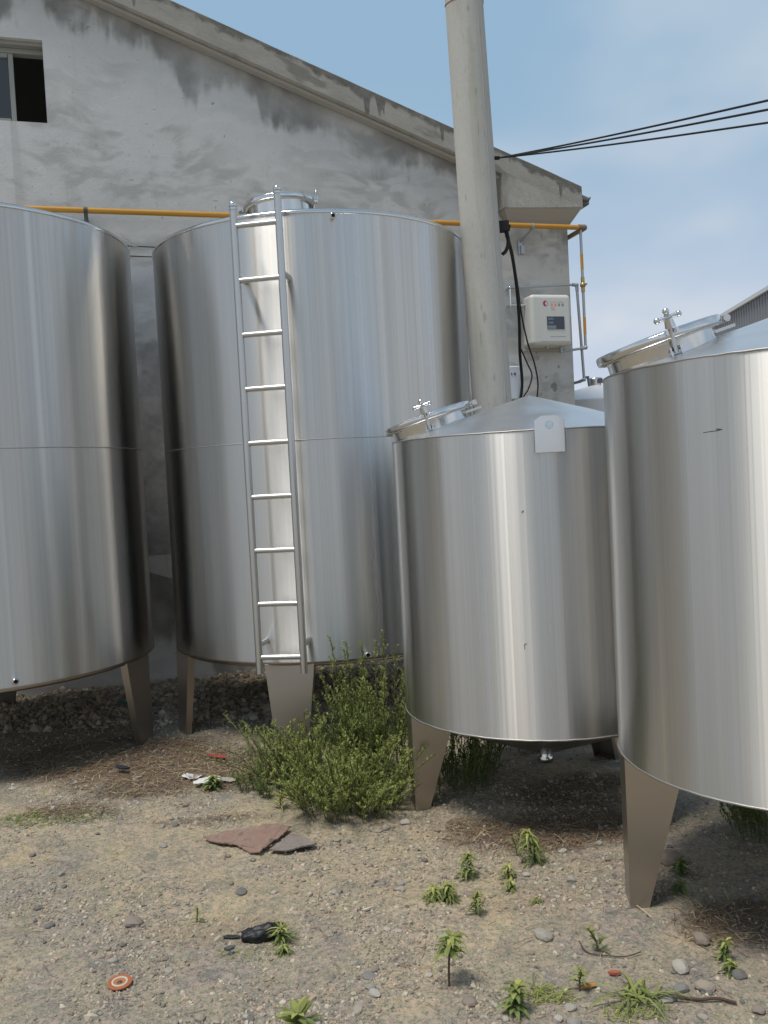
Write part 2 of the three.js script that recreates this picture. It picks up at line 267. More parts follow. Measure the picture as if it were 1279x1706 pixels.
// pipes, boxes and cables on the wall
const W3 = (s, y, o) => onWall(s, y, o);
{
  const g = thing('gas_pipe', 'yellow painted gas pipe running level along the plaster wall', 'pipe');
  const y = 3.61, o = 0.15;
  obj('pipe', cyl(W3(-6, y, o), W3(2.40, y, o), 0.021, 0.021, 18), yellowPaint, g);
  obj('pipe', cyl(W3(2.44, y - 0.005, o - 0.04), W3(2.44, y - 0.02, -2.6), 0.021, 0.021, 18), std(0.30, 0.19, 0.07, 0.5), g);
  obj('elbow', [cyl(W3(2.385, y, o), W3(2.425, y, o), 0.027, 0.027, 16), ball(...W3(2.44, y, o).toArray(), 0.028), cyl(W3(2.44, y, o - 0.01), W3(2.44, y - 0.004, o - 0.06), 0.027, 0.027, 16)], std(0.20, 0.13, 0.08, 0.5), g);
  for (const [s, tilted] of [[-1.71, 0], [1.94, 1]]) {
    const c = part('clamp', g);
    obj('band', [cyl(W3(s - 0.014, y, o), W3(s + 0.014, y, o), 0.026, 0.026, 18)], tilted ? galv : std(0.06, 0.065, 0.05, 0.6), c);
    obj('strut', tilted ? [cyl(W3(s, y - 0.02, o), W3(s - 0.05, y - 0.10, 0.01), 0.010, 0.010, 8)] : [hexa([[0, 0, 0], [0, 0, 0], [0, 0, 0], [0, 0, 0]].map((_, i) => W3(s + [-0.014, 0.014, 0.014, -0.014][i], y - 0.16, [0.165, 0.165, 0.0, 0.0][i] - 0.002).toArray()), [0, 1, 2, 3].map((i) => W3(s + [-0.014, 0.014, 0.014, -0.014][i], y - 0.02, [0.165, 0.165, 0.0, 0.0][i] - 0.002).toArray()))], tilted ? galv : std(0.06, 0.065, 0.05, 0.6), c);
    if (tilted) obj('plate', [0, 1].map((k) => { const b = new THREE.BoxGeometry(0.035, 0.12 - 0.05 * k, 0.012); b.rotateY(WA); const p = W3(s - 0.055 + 0.02 * k, y - 0.15 - 0.02 * k, 0.008 + 0.012 * k); b.translate(p.x, p.y, p.z); return b; }), galv, c);
  }
}
{
  // riser beside the corner, banded yellow, with a brass valve
  const g = thing('riser_pipe', 'grey riser pipe with yellow bands beside the building corner', 'pipe');
  const s = 2.405, o = 0.15, seg = (a, b, m) => obj(m === yellowPaint ? 'yellow_band' : 'pipe', cyl(W3(s, a, o), W3(s, b, o), m === yellowPaint ? 0.0135 : 0.0125, undefined, 12), m, g);
  seg(3.585, 3.38, galv); seg(3.38, 3.245, yellowPaint); seg(3.245, 3.17, galv); seg(3.06, 2.83, galv); seg(2.83, 2.68, yellowPaint); seg(2.68, 2.58, galv);
  obj('valve', [cyl(W3(s, 3.18, o), W3(s, 3.05, o), 0.017, 0.017, 8), ball(...W3(s, 3.11, o).toArray(), 0.026), cyl(W3(s, 3.11, o), W3(s + 0.01, 3.11, o + 0.05), 0.008, 0.008, 8)], brass, g);
  obj('elbow', [ball(...W3(s, 2.565, o).toArray(), 0.019), cyl(W3(s, 2.565, o), W3(s - 0.05, 2.555, o), 0.016, 0.016, 10)], galv, g);
  obj('branch', [cyl(W3(s - 0.04, 2.557, o), W3(2.18, 2.535, 0.12), 0.0115, 0.0115, 10), cyl(W3(2.18, 2.525, 0.12), W3(2.18, 2.60, 0.12), 0.014, 0.014, 10)], galv, g);
}
{
  const g = thing('bypass_pipe', 'thin grey pipe looping round the meter box to the side wall', 'pipe');
  obj('pipe', cyl(W3(1.76, 3.10, 0.06), W3(2.36, 3.125, 0.10), 0.0105, 0.0105, 12), galv, g);
  obj('elbow', [ball(...W3(2.372, 3.122, 0.10).toArray(), 0.018), cyl(W3(2.33, 3.124, 0.098), W3(2.372, 3.122, 0.10), 0.015, 0.015, 10), cyl(W3(2.372, 3.122, 0.10), W3(2.374, 3.07, 0.10), 0.015, 0.015, 10)], galv, g);
  obj('pipe', cyl(W3(2.372, 3.11, 0.10), W3(2.405, 2.30, 0.10), 0.0125, 0.0125, 12), galv, g);
  obj('elbow', [ball(...W3(2.405, 2.29, 0.10).toArray(), 0.018), cyl(W3(2.405, 2.29, 0.10), W3(2.40, 2.28, 0.02), 0.014, 0.014, 10), cyl(W3(2.40, 2.28, 0.02), W3(2.33, 2.265, -0.10), 0.0125, 0.0125, 10)], galv, g);
  obj('stub', [cyl(W3(1.745, 3.10, 0.06), W3(1.745, 2.94, 0.06), 0.009, 0.009, 10), ball(...W3(1.745, 3.10, 0.06).toArray(), 0.016), cyl(W3(1.745, 2.95, 0.06), W3(1.90, 2.945, 0.08), 0.011, 0.011, 10), cyl(W3(1.82, 2.947, 0.07), W3(1.86, 2.946, 0.075), 0.018, 0.018, 6), cyl(W3(1.745, 2.95, 0.06), W3(1.745, 2.95, 0.0), 0.010, 0.010, 8), cyl(W3(1.745, 3.10, 0.06), W3(1.745, 3.10, 0.0), 0.010, 0.010, 8)], brightSteel, g);
}
{
  const w = 0.385, h = 0.44, d = 0.19, P = W3(2.065, 2.80, d / 2 + 0.002);
  const g = thing('meter_box', 'white rounded gas meter box with a dark display window', 'meter box', [P.x, P.y, P.z], WA);
  const shell = std(0.62, 0.61, 0.56, 0.45);
  obj('case', new RoundedBoxGeometry(w, h, d, 5, 0.035), shell, g);
  const cv = document.createElement('canvas'); cv.width = 512; cv.height = 640; const x = cv.getContext('2d');
  x.fillStyle = '#cfcdc6'; x.fillRect(0, 0, 512, 640);
  // round two-tone emblem
  x.fillStyle = '#c0262f'; x.beginPath(); x.arc(120, 82, 46, Math.PI * 0.5, Math.PI * 1.5); x.fill();
  x.fillStyle = '#8f97ad'; x.beginPath(); x.arc(120, 82, 46, -Math.PI * 0.5, Math.PI * 0.5); x.fill();
  x.fillStyle = '#cfcdc6'; x.beginPath(); x.moveTo(150, 46); x.lineTo(104, 82); x.lineTo(150, 118); x.closePath(); x.fill();
  // small unreadable lettering: a line of tiny strokes, four block characters, a small red stamp, a thin blue line of text
  const r = rng(5); for (let k = 0; k < 17; k++) { x.fillStyle = k < 9 ? '#d06a3c' : '#55524f'; const px = 200 + k * 14; x.fillRect(px, 52, 3, 14); if (r() > 0.4) x.fillRect(px, 52 + 11 * (r() > 0.5), 9, 3); if (r() > 0.5) x.fillRect(px + 7, 54, 3, 12); }
  for (let k = 0; k < 4; k++) { x.fillStyle = k < 2 ? '#d8683a' : '#4c4a4a'; const px = 202 + k * 62; for (const [a, b, c, e] of [[4, 0, 36, 5], [0, 12, 44, 5], [6, 24, 32, 5], [0, 36, 44, 5], [20, 0, 5, 42], [4 + 6 * k, 12, 5, 26], [34, 14, 5, 24]]) x.fillRect(px + a, 80 + b, c, e); }
  x.strokeStyle = '#c6403e'; x.lineWidth = 4; x.strokeRect(216, 140, 52, 30); x.fillStyle = '#c6403e'; x.fillRect(226, 150, 14, 5); x.fillRect(246, 158, 14, 5); x.fillRect(214, 178, 70, 4);
  x.fillStyle = '#5a67a0'; for (let k = 0; k < 28; k++) x.fillRect(180 + k * 9.5, 566 + (r() * 4 | 0), 6, 9 + (r() * 5 | 0));
  const t = new THREE.CanvasTexture(cv); t.colorSpace = THREE.SRGBColorSpace;
  obj('front_panel', box(0.022, 0.0, d / 2 + 0.001, w - 0.10, h - 0.07, 0.004), new THREE.MeshStandardMaterial({ map: t, roughness: 0.5 }), g);
  const sc = document.createElement('canvas'); sc.width = 256; sc.height = 160; const y = sc.getContext('2d');
  y.fillStyle = '#1c2a3c'; y.fillRect(0, 0, 256, 160); y.fillStyle = '#5d6c80'; y.fillRect(14, 16, 84, 26); y.fillRect(20, 64, 74, 26); y.fillStyle = '#6f8078'; y.fillRect(4, 112, 126, 44);
  const st = new THREE.CanvasTexture(sc); st.colorSpace = THREE.SRGBColorSpace;
  obj('display', box(0.035, -0.028, d / 2 + 0.0035, 0.165, 0.11, 0.006), new THREE.MeshPhysicalMaterial({ map: st, roughness: 0.2, clearcoat: 0.6, clearcoatRoughness: 0.06 }), g);
  obj('latch', [box(-0.02, -h / 2 - 0.006, 0.03, 0.03, 0.02, 0.02)], galv, g);
  obj('back_plate', box(0, -0.01, -d / 2 + 0.012, w + 0.02, h + 0.03, 0.02), std(0.42, 0.41, 0.38, 0.6), g);
}
{
  const P = W3(1.64, 2.27, 0.075), g = thing('junction_box', 'small pale electrical box half hidden behind the concrete pole', 'box', [P.x, P.y, P.z], WA);
  obj('case', new RoundedBoxGeometry(0.25, 0.29, 0.14, 3, 0.012), std(0.62, 0.66, 0.72, 0.4), g);
  obj('base', box(0.02, -0.18, -0.01, 0.22, 0.08, 0.10), std(0.06, 0.07, 0.065, 0.6), g);
  obj('mark', [box(0.075, 0.075, 0.0715, 0.018, 0.022, 0.003), box(0.045, 0.075, 0.0715, 0.01, 0.022, 0.003)], std(0.25, 0.09, 0.10, 0.6), g);
}
// wires along the wall between the two tall tanks
tag(obj('wall_wire', tube([W3(-1.9, 3.40, 0.02), W3(-1.3, 3.385, 0.03), W3(-0.4, 3.37, 0.02)], 0.004, 20, 6), black), 'upper dark wire stretched along the wall between the tall tanks', 'wire', 'wall wires');
tag(obj('wall_wire', tube([W3(-1.9, 3.325, 0.02), W3(-1.3, 3.31, 0.028), W3(-0.4, 3.30, 0.02)], 0.004, 20, 6), black), 'lower dark wire stretched along the wall between the tall tanks', 'wire', 'wall wires');
{
  const p = []; for (let k = 0; k <= 26; k++) { const a = k / 26 * 8.2; p.push(W3(-1.47 + (0.085 - 0.001 * k) * Math.cos(a), 3.38 + (0.075 - 0.0012 * k) * Math.sin(a), 0.035 + 0.0008 * k)); }
  p.push(W3(-1.30, 3.36, 0.05)); tag(obj('coiled_wire', tube(p, 0.0035, 90, 6), std(0.42, 0.43, 0.43, 0.5)), 'loose pale coil of wire hanging on the wall behind the left tank', 'wire');
}

// ------------------------------------------------------------------ concrete pole, its cables and overhead wires
const poleX = (y) => 0.748 - 0.0225 * y, poleR = (y) => 0.1265 - 0.0026 * y, PZ = -5.47;
{
  const g = thing('concrete_pole', 'tapering round concrete utility pole rising past the roof edge', 'pole', [0, 0, 0]);
  const rows = 60, seg = 48, H = 8.5, geo = new THREE.CylinderGeometry(1, 1, 1, seg, rows, false), p = geo.attributes.position, u = geo.attributes.uv;
  for (let i = 0; i < p.count; i++) { const y = (p.getY(i) + 0.5) * (H + 0.3) - 0.3, a = Math.atan2(p.getX(i), p.getZ(i)), on = Math.hypot(p.getX(i), p.getZ(i)) > 0.5 ? 1 : 0; const r = on * (poleR(y) + 0.0012 * (fbm(a * 2 + 9, y * 3, 111, 3) - 0.5)); p.setXYZ(i, poleX(y) + r * Math.sin(a), y, PZ + r * Math.cos(a)); u.setXY(i, u.getX(i), y / 2.2); }
  geo.computeVertexNormals();
  const tex = dataTex(512, 1024, (i, j) => {
    const a = i / 512, y = j / 1024; let v = 0.44 + 0.06 * (fbm(a * 8, y * 7, 112, 4, 8, 7) - 0.5) + 0.05 * (vn(i / 2, j / 3, 113, 256, 0) - 0.5), c = [v, v * 0.965, v * 0.885];
    c = mix3(c, [0.34, 0.335, 0.26], 0.4 * sstep(0.56, 0.70, fbm(a * 9, y * 3, 114, 4, 9, 3)));
    c = mix3(c, [0.2, 0.19, 0.165], 0.45 * sstep(0.75, 0.83, fbm(a * 40, y * 18, 115, 3, 40, 18)));
    return c.map(toS);
  });
  const bt = dataTex(256, 512, (i, j) => { const v = 255 * fbm(i / 8, j / 8, 116, 4, 32, 64); return [v, v, v]; }, false);
  const pm = new THREE.MeshStandardMaterial({ map: tex, bumpMap: bt, bumpScale: 0.0015, roughness: 0.9 });
  obj('shaft', geo, pm, g);
  const ridge = []; for (let k = 0; k <= 20; k++) { const y = k / 20 * 8.4, a = 0.62; ridge.push(V(poleX(y) + poleR(y) * Math.sin(a), y, PZ + poleR(y) * Math.cos(a))); }
  obj('mould_seam', tube(ridge, 0.0045, 40, 6), pm, g);
  const ring = []; for (let k = 0; k <= 40; k++) { const a = k / 40 * 6.29, y = 4.36 + 0.012 * Math.sin(a * 2); ring.push(V(poleX(y) + (poleR(y)) * Math.sin(a), y, PZ + poleR(y) * Math.cos(a))); }
  obj('rusty_band', tube(ring, 0.0035, 60, 6), std(0.28, 0.15, 0.05, 0.8), g);
  obj('cable_bracket', [box(poleX(3) + 0.13, 3.02, PZ - 0.03, 0.10, 0.06, 0.06), cyl(V(poleX(3) + 0.10, 3.03, PZ - 0.03), V(poleX(3) + 0.19, 3.01, PZ - 0.03), 0.024, 0.02, 10)], black, g);
  obj('wire_hook', [cyl(V(poleX(3.43) + 0.10, 3.43, PZ), V(poleX(3.43) + 0.15, 3.43, PZ), 0.012, 0.012, 8)], black, g);
}
{
  const A = V(poleX(3.43) + 0.145, 3.43, PZ), ends = [[6.2, 5.62, -1.2], [6.0, 5.35, -1.25], [7.0, 5.38, -1.9]], which = ['uppermost', 'middle', 'lowest'];
  // each runs on over the yard to the right, a little slack
  const dirs = [[1.60, 2.905, -3.5], [1.59, 2.868, -3.5], [1.72, 2.93, -3.8]];
  dirs.forEach((q, i) => {
    const Q = V(...q), d = Q.clone().sub(A), pts = []; for (let k = 0; k <= 24; k++) { const t = k / 24 * 4.2; pts.push(A.clone().addScaledVector(d, t).add(V(0, -0.03 * t * (1 - t) * 1.0 * (t < 1 ? 1 : 0), 0))); }
    tag(obj('overhead_wire', tube(pts, 0.0048, 80, 8), black), which[i] + ' of the three dark wires leaving the pole to the right', 'wire', 'overhead wires');
  });
}
{
  const X = poleX(3) + 0.17, hang = (label, pts, r) => tag(obj('hanging_cable', tube(pts, r, 60, 8), black), label, 'cable', 'cables below the pole bracket');
  const a = V(X, 3.045, PZ - 0.04);
  hang('thick black cable sweeping down from the pole past the meter box', [a, V(0.892, 3.066, -5.8), V(1.004, 3.03, -6.3), V(1.124, 2.90, -6.9), V(1.195, 2.71, -7.3), V(1.221, 2.498, -7.5), V(1.241, 2.255, -7.58), V(1.22, 2.10, -7.60), V(1.16, 1.7, -7.70)], 0.0125);
  hang('short black cable end curling back under the pole bracket', [a, V(0.849, 2.992, -5.5), V(0.856, 2.929, -5.5), V(0.838, 2.871, -5.5), V(0.815, 2.851, -5.5)], 0.011);
  hang('thin black cable bowing out under the meter box', [a, V(0.892, 3.072, -5.8), V(1.006, 3.045, -6.3), V(1.135, 2.905, -6.9), V(1.198, 2.79, -7.2), V(1.287, 2.563, -7.45), V(1.349, 2.422, -7.55), V(1.384, 2.249, -7.62), V(1.37, 2.10, -7.65), V(1.33, 1.7, -7.77)], 0.0065);
  hang('thinnest black cable crossing between the other two below the box', [V(1.216, 2.56, -7.465), V(1.287, 2.426, -7.55), V(1.332, 2.327, -7.6), V(1.299, 2.212, -7.62), V(1.245, 2.12, -7.65), V(1.2, 1.7, -7.72)], 0.006);
}

// ------------------------------------------------------------------ stainless tanks
// cylinder wall that is not quite true: long soft vertical ripples in the rolled sheet
function shellGeo(R, y0, y1, seed, amp = 1, cx = 0) {
  const seg = 420, rows = 22, r = rng(seed), H = [];
  for (let k = 0; k < 46; k++) { const n = 5 + Math.floor(k * 1.9 + r() * 2); H.push([n, amp * 0.0085 / Math.pow(n, 1.55) * (0.3 + r()), r() * 6.28, (r() - 0.5) * 1.5]); }
  const pos = [], uv = [], idx = [];
  for (let j = 0; j <= rows; j++) for (let i = 0; i <= seg; i++) {
    const a = i / seg * Math.PI * 2, y = lerp(y0, y1, j / rows), e = Math.min(1, Math.min(j, rows - j) / 2 + 0.25); let d = 0;
    for (const [n, A, ph, dr] of H) d += A * Math.sin(n * a + ph + dr * (y - y0));
    const rr = R + d * e; pos.push(rr * Math.cos(a), y, -rr * Math.sin(a)); uv.push(i / seg, (y - y0) / 2.5);
    if (i < seg && j < rows) { const k = j * (seg + 1) + i; idx.push(k, k + 1, k + seg + 1, k + 1, k + seg + 2, k + seg + 1); }
  }
  const g = new THREE.BufferGeometry(); g.setAttribute('position', new THREE.Float32BufferAttribute(pos, 3)); g.setAttribute('uv', new THREE.Float32BufferAttribute(uv, 2)); g.setIndex(idx); g.computeVertexNormals();
  const N = g.attributes.normal; for (let j = 0; j <= rows; j++) { const a = j * (seg + 1), b = a + seg, n = V(N.getX(a) + N.getX(b), N.getY(a) + N.getY(b), N.getZ(a) + N.getZ(b)).normalize(); N.setXYZ(a, n.x, n.y, n.z); N.setXYZ(b, n.x, n.y, n.z); }
  return g;
}
// conical sheet end, slightly buckled
function coneGeo(R, yr, ya, seed, buckle = 0.004, rIn = 0.001) {
  const seg = 160, rows = 26, pos = [], uv = [], idx = [];
  for (let j = 0; j <= rows; j++) for (let i = 0; i <= seg; i++) {
    const a = (i % seg) / seg * Math.PI * 2, t = j / rows, r = lerp(R, rIn, t), x = r * Math.cos(a), z = -r * Math.sin(a);
    const b = buckle * Math.sin(Math.PI * Math.min(1, t * 1.4)) * 2 * (fbm(x * 6 + 20, z * 6 + 20, seed, 3) - 0.5) + buckle * 0.5 * (j && t < 0.3 ? fbm(a * 7, t * 4, seed + 3, 2) - 0.5 : 0);
    pos.push(x, lerp(yr, ya, t) + b, z); uv.push(i / seg * 3, t * R);
    if (i < seg && j < rows) { const k = j * (seg + 1) + i; idx.push(k, k + 1, k + seg + 1, k + 1, k + seg + 2, k + seg + 1); }
  }
  let g = new THREE.BufferGeometry(); g.setAttribute('position', new THREE.Float32BufferAttribute(pos, 3)); g.setAttribute('uv', new THREE.Float32BufferAttribute(uv, 2)); g.setIndex(idx); g.computeVertexNormals(); return g;
}
function beadGeo(R, y, r, seed) { // hand-run weld, uneven
  const pts = [], n = 220; for (let k = 0; k < n; k++) { const a = k / n * Math.PI * 2, q = R + 0.0012 * (vn(k / 3, 0, seed) - 0.5); pts.push(V(q * Math.cos(a), y + 0.0016 * (vn(k / 2, 5, seed) - 0.5), -q * Math.sin(a))); }
  return new THREE.TubeGeometry(new THREE.CatmullRomCurve3(pts, true), 420, r, 6, true);
}
function legGeo(R, top, foot, wt, wb, dt, db, phi, splay = 0) { // folded channel: outer plate and two tapering flanges
  const th = 0.004, r0 = R - 0.004, ri = r0 + splay;
  const L = [
    hexa([[ri, foot, -wb / 2], [ri - th, foot, -wb / 2], [ri - th, foot, wb / 2], [ri, foot, wb / 2]], [[r0, top, -wt / 2], [r0 - th, top, -wt / 2], [r0 - th, top, wt / 2], [r0, top, wt / 2]]),
  ];
  for (const s of [-1, 1]) L.push(hexa([[ri - 0.0005, foot, s * (wb / 2)], [ri - db, foot, s * (wb / 2)], [ri - db, foot, s * (wb / 2 + th)], [ri - 0.0005, foot, s * (wb / 2 + th)]], [[r0 - 0.0005, top, s * (wt / 2)], [r0 - dt, top, s * (wt / 2)], [r0 - dt, top, s * (wt / 2 + th)], [r0 - 0.0005, top, s * (wt / 2 + th)]]));
  const g = merge(L); g.rotateY(phi); return g;
}
function manhole(parent, [x, y, z], phi, lean, rad, neckH, clampAngles, dome = 0.004) {
  const m = part('manhole', parent); m.position.set(x, y, z); m.rotation.order = 'YXZ'; m.rotation.y = phi; m.rotation.z = 0;
  const inner = new THREE.Euler(0, 0, -lean);
  const put = (n, g, mat) => { g = Array.isArray(g) ? merge(g) : g; g.applyMatrix4(new THREE.Matrix4().makeRotationFromEuler(inner)); return obj(n, g, mat, m); };
  put('neck', lathe([[rad * 0.86, -0.028], [rad * 0.86, neckH - 0.02], [rad * 0.89, neckH - 0.006], [rad * 0.93, neckH - 0.004]], 80), brightSteel);
  put('lid', lathe([[rad * 0.93, neckH - 0.010], [rad * 0.985, neckH - 0.012], [rad, neckH - 0.004], [rad, neckH + 0.012], [rad * 0.975, neckH + 0.018], [rad * 0.90, neckH + 0.018], [rad * 0.84, neckH + 0.018], [rad * 0.5, neckH + 0.022 + dome * 0.7], [rad * 0.2, neckH + 0.022 + dome * 0.95], [0.0005, neckH + 0.022 + dome]], 96), brightSteel);
  put('gasket', torus(rad * 0.915, 0.008, neckH - 0.008, 80, 8), std(0.55, 0.52, 0.48, 0.7));
  for (const a of clampAngles) {
    const bolt = [], R1 = rad * 1.05;
    bolt.push(cyl(V(R1 - 0.03, neckH - 0.055, 0), V(R1 + 0.005, neckH + 0.07, 0), 0.0085, 0.0085, 10));
    bolt.push(cyl(V(R1 - 0.04, neckH - 0.055, -0.022), V(R1 - 0.04, neckH - 0.055, 0.022), 0.011, 0.011, 10));
    for (const s of [-1, 1]) { bolt.push(box(R1 - 0.055, neckH - 0.05, s * 0.016, 0.07, 0.028, 0.005)); bolt.push(box(R1 - 0.022, neckH + 0.010, s * 0.016, 0.06, 0.014, 0.008)); }
    bolt.push(cyl(V(R1 - 0.002, neckH + 0.022, 0), V(R1 + 0.004, neckH + 0.050, 0), 0.017, 0.013, 10));
    bolt.push(cyl(V(R1 + 0.003, neckH + 0.054, -0.034), V(R1 + 0.003, neckH + 0.054, 0.034), 0.007, 0.007, 8), ball(R1 + 0.003, neckH + 0.054, -0.034, 0.0105, 8), ball(R1 + 0.003, neckH + 0.054, 0.034, 0.0105, 8), ball(R1 + 0.005, neckH + 0.073, 0, 0.011, 8));
    const g = merge(bolt); g.rotateY(a); put('clamp', g, brightSteel);
  }
  const h = merge([box(-rad * 1.03, neckH - 0.002, 0, 0.05, 0.02, 0.05), cyl(V(-rad * 1.08, neckH, -0.045), V(-rad * 1.08, neckH, 0.045), 0.012, 0.012, 10), box(-rad * 1.0, neckH - 0.03, 0, 0.09, 0.01, 0.04)]); put('hinge', h, steel);
}
function nozzle(parent, R, y, phi, r = 0.014) {
  const n = part('nozzle', parent); n.rotation.y = phi;
  obj('socket', [lathe([[r * 0.7, 0.03], [r, 0.03], [r, -0.02]], 20).rotateZ(-Math.PI / 2).translate(R, y, 0)], brightSteel, n);
  obj('bore', new THREE.CylinderGeometry(r * 0.69, r * 0.69, 0.03, 16).rotateZ(Math.PI / 2).translate(R + 0.008, y, 0), darkHole, n);
}
function tallTank(label, [X, Z], R, yb, yt, seed, legs, more) {
  const t = thing('tall_tank', label, 'tank', [X, 0, -Z], 0, 'tall stainless tanks');
  const ym = (yb + yt) / 2 + 0.0, mat = shellSteel(seed), mat2 = mat.clone();
  obj('shell_course', shellGeo(R, yb, ym - 0.002, seed, 1), mat, t);
  obj('shell_course', shellGeo(R, ym + 0.002, yt, seed + 50, 1), mat2, t);
  obj('weld_seam', beadGeo(R - 0.001, ym, 0.0032, seed), weldSteel, t);
  obj('rim', lathe([[R - 0.003, yt - 0.012], [R + 0.004, yt - 0.006], [R + 0.004, yt + 0.006], [R - 0.004, yt + 0.016], [R - 0.03, yt + 0.026]], 200), brightSteel, t);
  obj('top_cone', coneGeo(R - 0.02, yt + 0.022, yt + 0.20, seed + 3, 0.003), steel, t);
  obj('bottom_rim', lathe([[R + 0.0025, yb + 0.008], [R + 0.003, yb - 0.006], [R - 0.012, yb - 0.018], [R - 0.03, yb - 0.022]], 200), legSteel, t);
  obj('bottom_cone', coneGeo(R - 0.028, yb - 0.02, yb - 0.14, seed + 4, 0.003), legSteel, t);
  for (const a of legs) obj('leg', legGeo(R, yb - 0.004, -0.03, 0.28, 0.165, 0.045, 0.035, a * Math.PI / 180, 0.03), legSteel, t);
  more(t);
  return t;
}
function ladder(t, R, phi) {
  const l = part('ladder', t); l.rotation.y = phi * Math.PI / 180;
  const x = R + 0.14, hw = 0.125;
  for (const [s, top] of [[1, 2.985], [-1, 3.045]]) {
    const z = s * hw;
    obj('rail', [cyl(V(x, 0.475, z), V(x, top, z), 0.0195, 0.0195, 20)], rungSteel, l);
    obj('finial', [cyl(V(x, top - 0.002, z), V(x, top + 0.008, z), 0.0225, 0.0225, 18), ball(x, top + 0.022, z, 0.0225, 18)], brightSteel, l);
  }
  for (let k = 0; k < 9; k++) obj('rung', cyl(V(x, 0.565 + 0.2915 * k, -hw + 0.01), V(x, 0.565 + 0.2915 * k, hw - 0.01), 0.0145, 0.0145, 16), rungSteel, l);
  for (const y of [0.63, 2.63]) for (const s of [-1, 1]) obj('standoff', [cyl(V(R - 0.012, y, s * hw * 1.0), V(x - 0.005, y, s * hw), 0.016, 0.016, 14)], steel, l);
}
tallTank('tall stainless tank with a ladder, standing before the plaster wall', [-0.4, 5.887], 1.012, 0.497, 2.985, 11, [260, 207, 116, 44, 332], (t) => {
  ladder(t, 1.012, 260);
  manhole(t, [-0.135, 3.075, 0.42], 0, -0.07, 0.22, 0.13, [0.12], 0.03);
  nozzle(t, 1.012, 2.955, 281.5 * Math.PI / 180, 0.016); nozzle(t, 1.012, 0.525, 285 * Math.PI / 180, 0.016);
});
tallTank('tall stainless tank cut off by the left edge of the picture', [-2.514, 5.435], 1.008, 0.507, 3.025, 23, [350, 110, 200, 278], (t) => { nozzle(t, 1.008, 0.548, 302 * Math.PI / 180, 0.016); });

function shortTank(label, [X, Z], R, yb, yt, ya, seed, legs, more) {
  const t = thing('short_tank', label, 'tank', [X, 0, -Z], 0, 'short stainless tanks');
  obj('shell', shellGeo(R, yb, yt, seed, 0.8), shellSteel(seed), t);
  obj('top_weld', beadGeo(R - 0.001, yt, 0.0038, seed), weldSteel, t);
  obj('top_cone', coneGeo(R - 0.002, yt, ya, seed + 3, 0.010), coneSteel, t);
  obj('bottom_weld', beadGeo(R - 0.0005, yb, 0.0042, seed + 9), weldSteel, t);
  obj('bottom_cone', coneGeo(R - 0.002, yb, yb - 0.245, seed + 4, 0.003, 0.04), legSteel, t);
  const n = part('drain', t);
  obj('spout', lathe([[0.026, yb - 0.225], [0.026, yb - 0.265], [0.036, yb - 0.265], [0.036, yb - 0.29], [0.022, yb - 0.29], [0.022, yb - 0.23]], 28), brightSteel, n);
  for (const a of legs) obj('leg', legGeo(R, yb - 0.003, -0.03, 0.125, 0.115, 0.205, 0.055, a * Math.PI / 180), legSteel, t);
  more(t); return t;
}
function scratch(t, R, y, a0, pts) { obj('scratch', tube(pts.map(([da, dy]) => V((R + 0.0008) * Math.cos(a0 + da), y + dy, -(R + 0.0008) * Math.sin(a0 + da))), 0.0013, 30, 5), scratchMat, t); }
shortTank('short stainless tank with a lifting lug, behind the weed bush', [0.693, 4.072], 0.638, 0.434, 1.662, 1.852, 37, [188, 308, 48], (t) => {
  const a = 181 * Math.PI / 180, r = 0.455;
  manhole(t, [r * Math.cos(a), 1.662 + 0.19 * (1 - r / 0.638), -r * Math.sin(a)], a, 0.29, 0.205, 0.052, [84 * Math.PI / 180]);
  const g = part('lifting_lug', t); g.rotation.y = 267 * Math.PI / 180;
  const s = new THREE.Shape(); s.moveTo(-0.057, 0); s.lineTo(0.057, 0); s.lineTo(0.057, 0.125); s.lineTo(0.03, 0.142); s.lineTo(-0.03, 0.142); s.lineTo(-0.057, 0.125); s.closePath();
  const h = new THREE.Path(); h.absarc(0, 0.105, 0.016, 0, Math.PI * 2, true); s.holes.push(h);
  const pg = new THREE.ExtrudeGeometry(s, { depth: 0.006, bevelEnabled: true, bevelSize: 0.0015, bevelThickness: 0.0015, bevelSegments: 2 }); pg.rotateY(Math.PI / 2); pg.translate(0.637, 1.572, 0);
  obj('plate', pg, brightSteel, g);
  const q = 0.639; for (const z of [-0.059, 0.059]) obj('weld', tube([[q, 1.573, z], [q + 0.001, 1.61, z * 1.02], [q, 1.655, z]], 0.003, 16, 6), weldSteel, g);
  scratch(t, 0.638, 1.34, 4.47, [[0, 0], [0.004, 0.006], [0.008, 0.004], [0.012, 0.010]]); scratch(t, 0.638, 0.80, 4.45, [[0, 0], [0.001, 0.02], [0.006, 0.022], [0.014, 0.021]]);
});
shortTank('nearest short stainless tank cut off by the right edge', [1.396, 2.934], 0.627, 0.52, 1.80, 1.995, 53, [173, 293, 53], (t) => {
  const a = 180 * Math.PI / 180, r = 0.445;
  manhole(t, [r * Math.cos(a), 1.80 + 0.195 * (1 - r / 0.627), -r * Math.sin(a)], a, 0.29, 0.207, 0.050, [84 * Math.PI / 180]);
  scratch(t, 0.627, 1.585, 3.86, [[0, 0], [0.02, 0.001], [0.045, 0.002], [0.07, 0.003], [0.085, 0.006], [0.06, 0.0075], [0.09, 0.005]]);
});
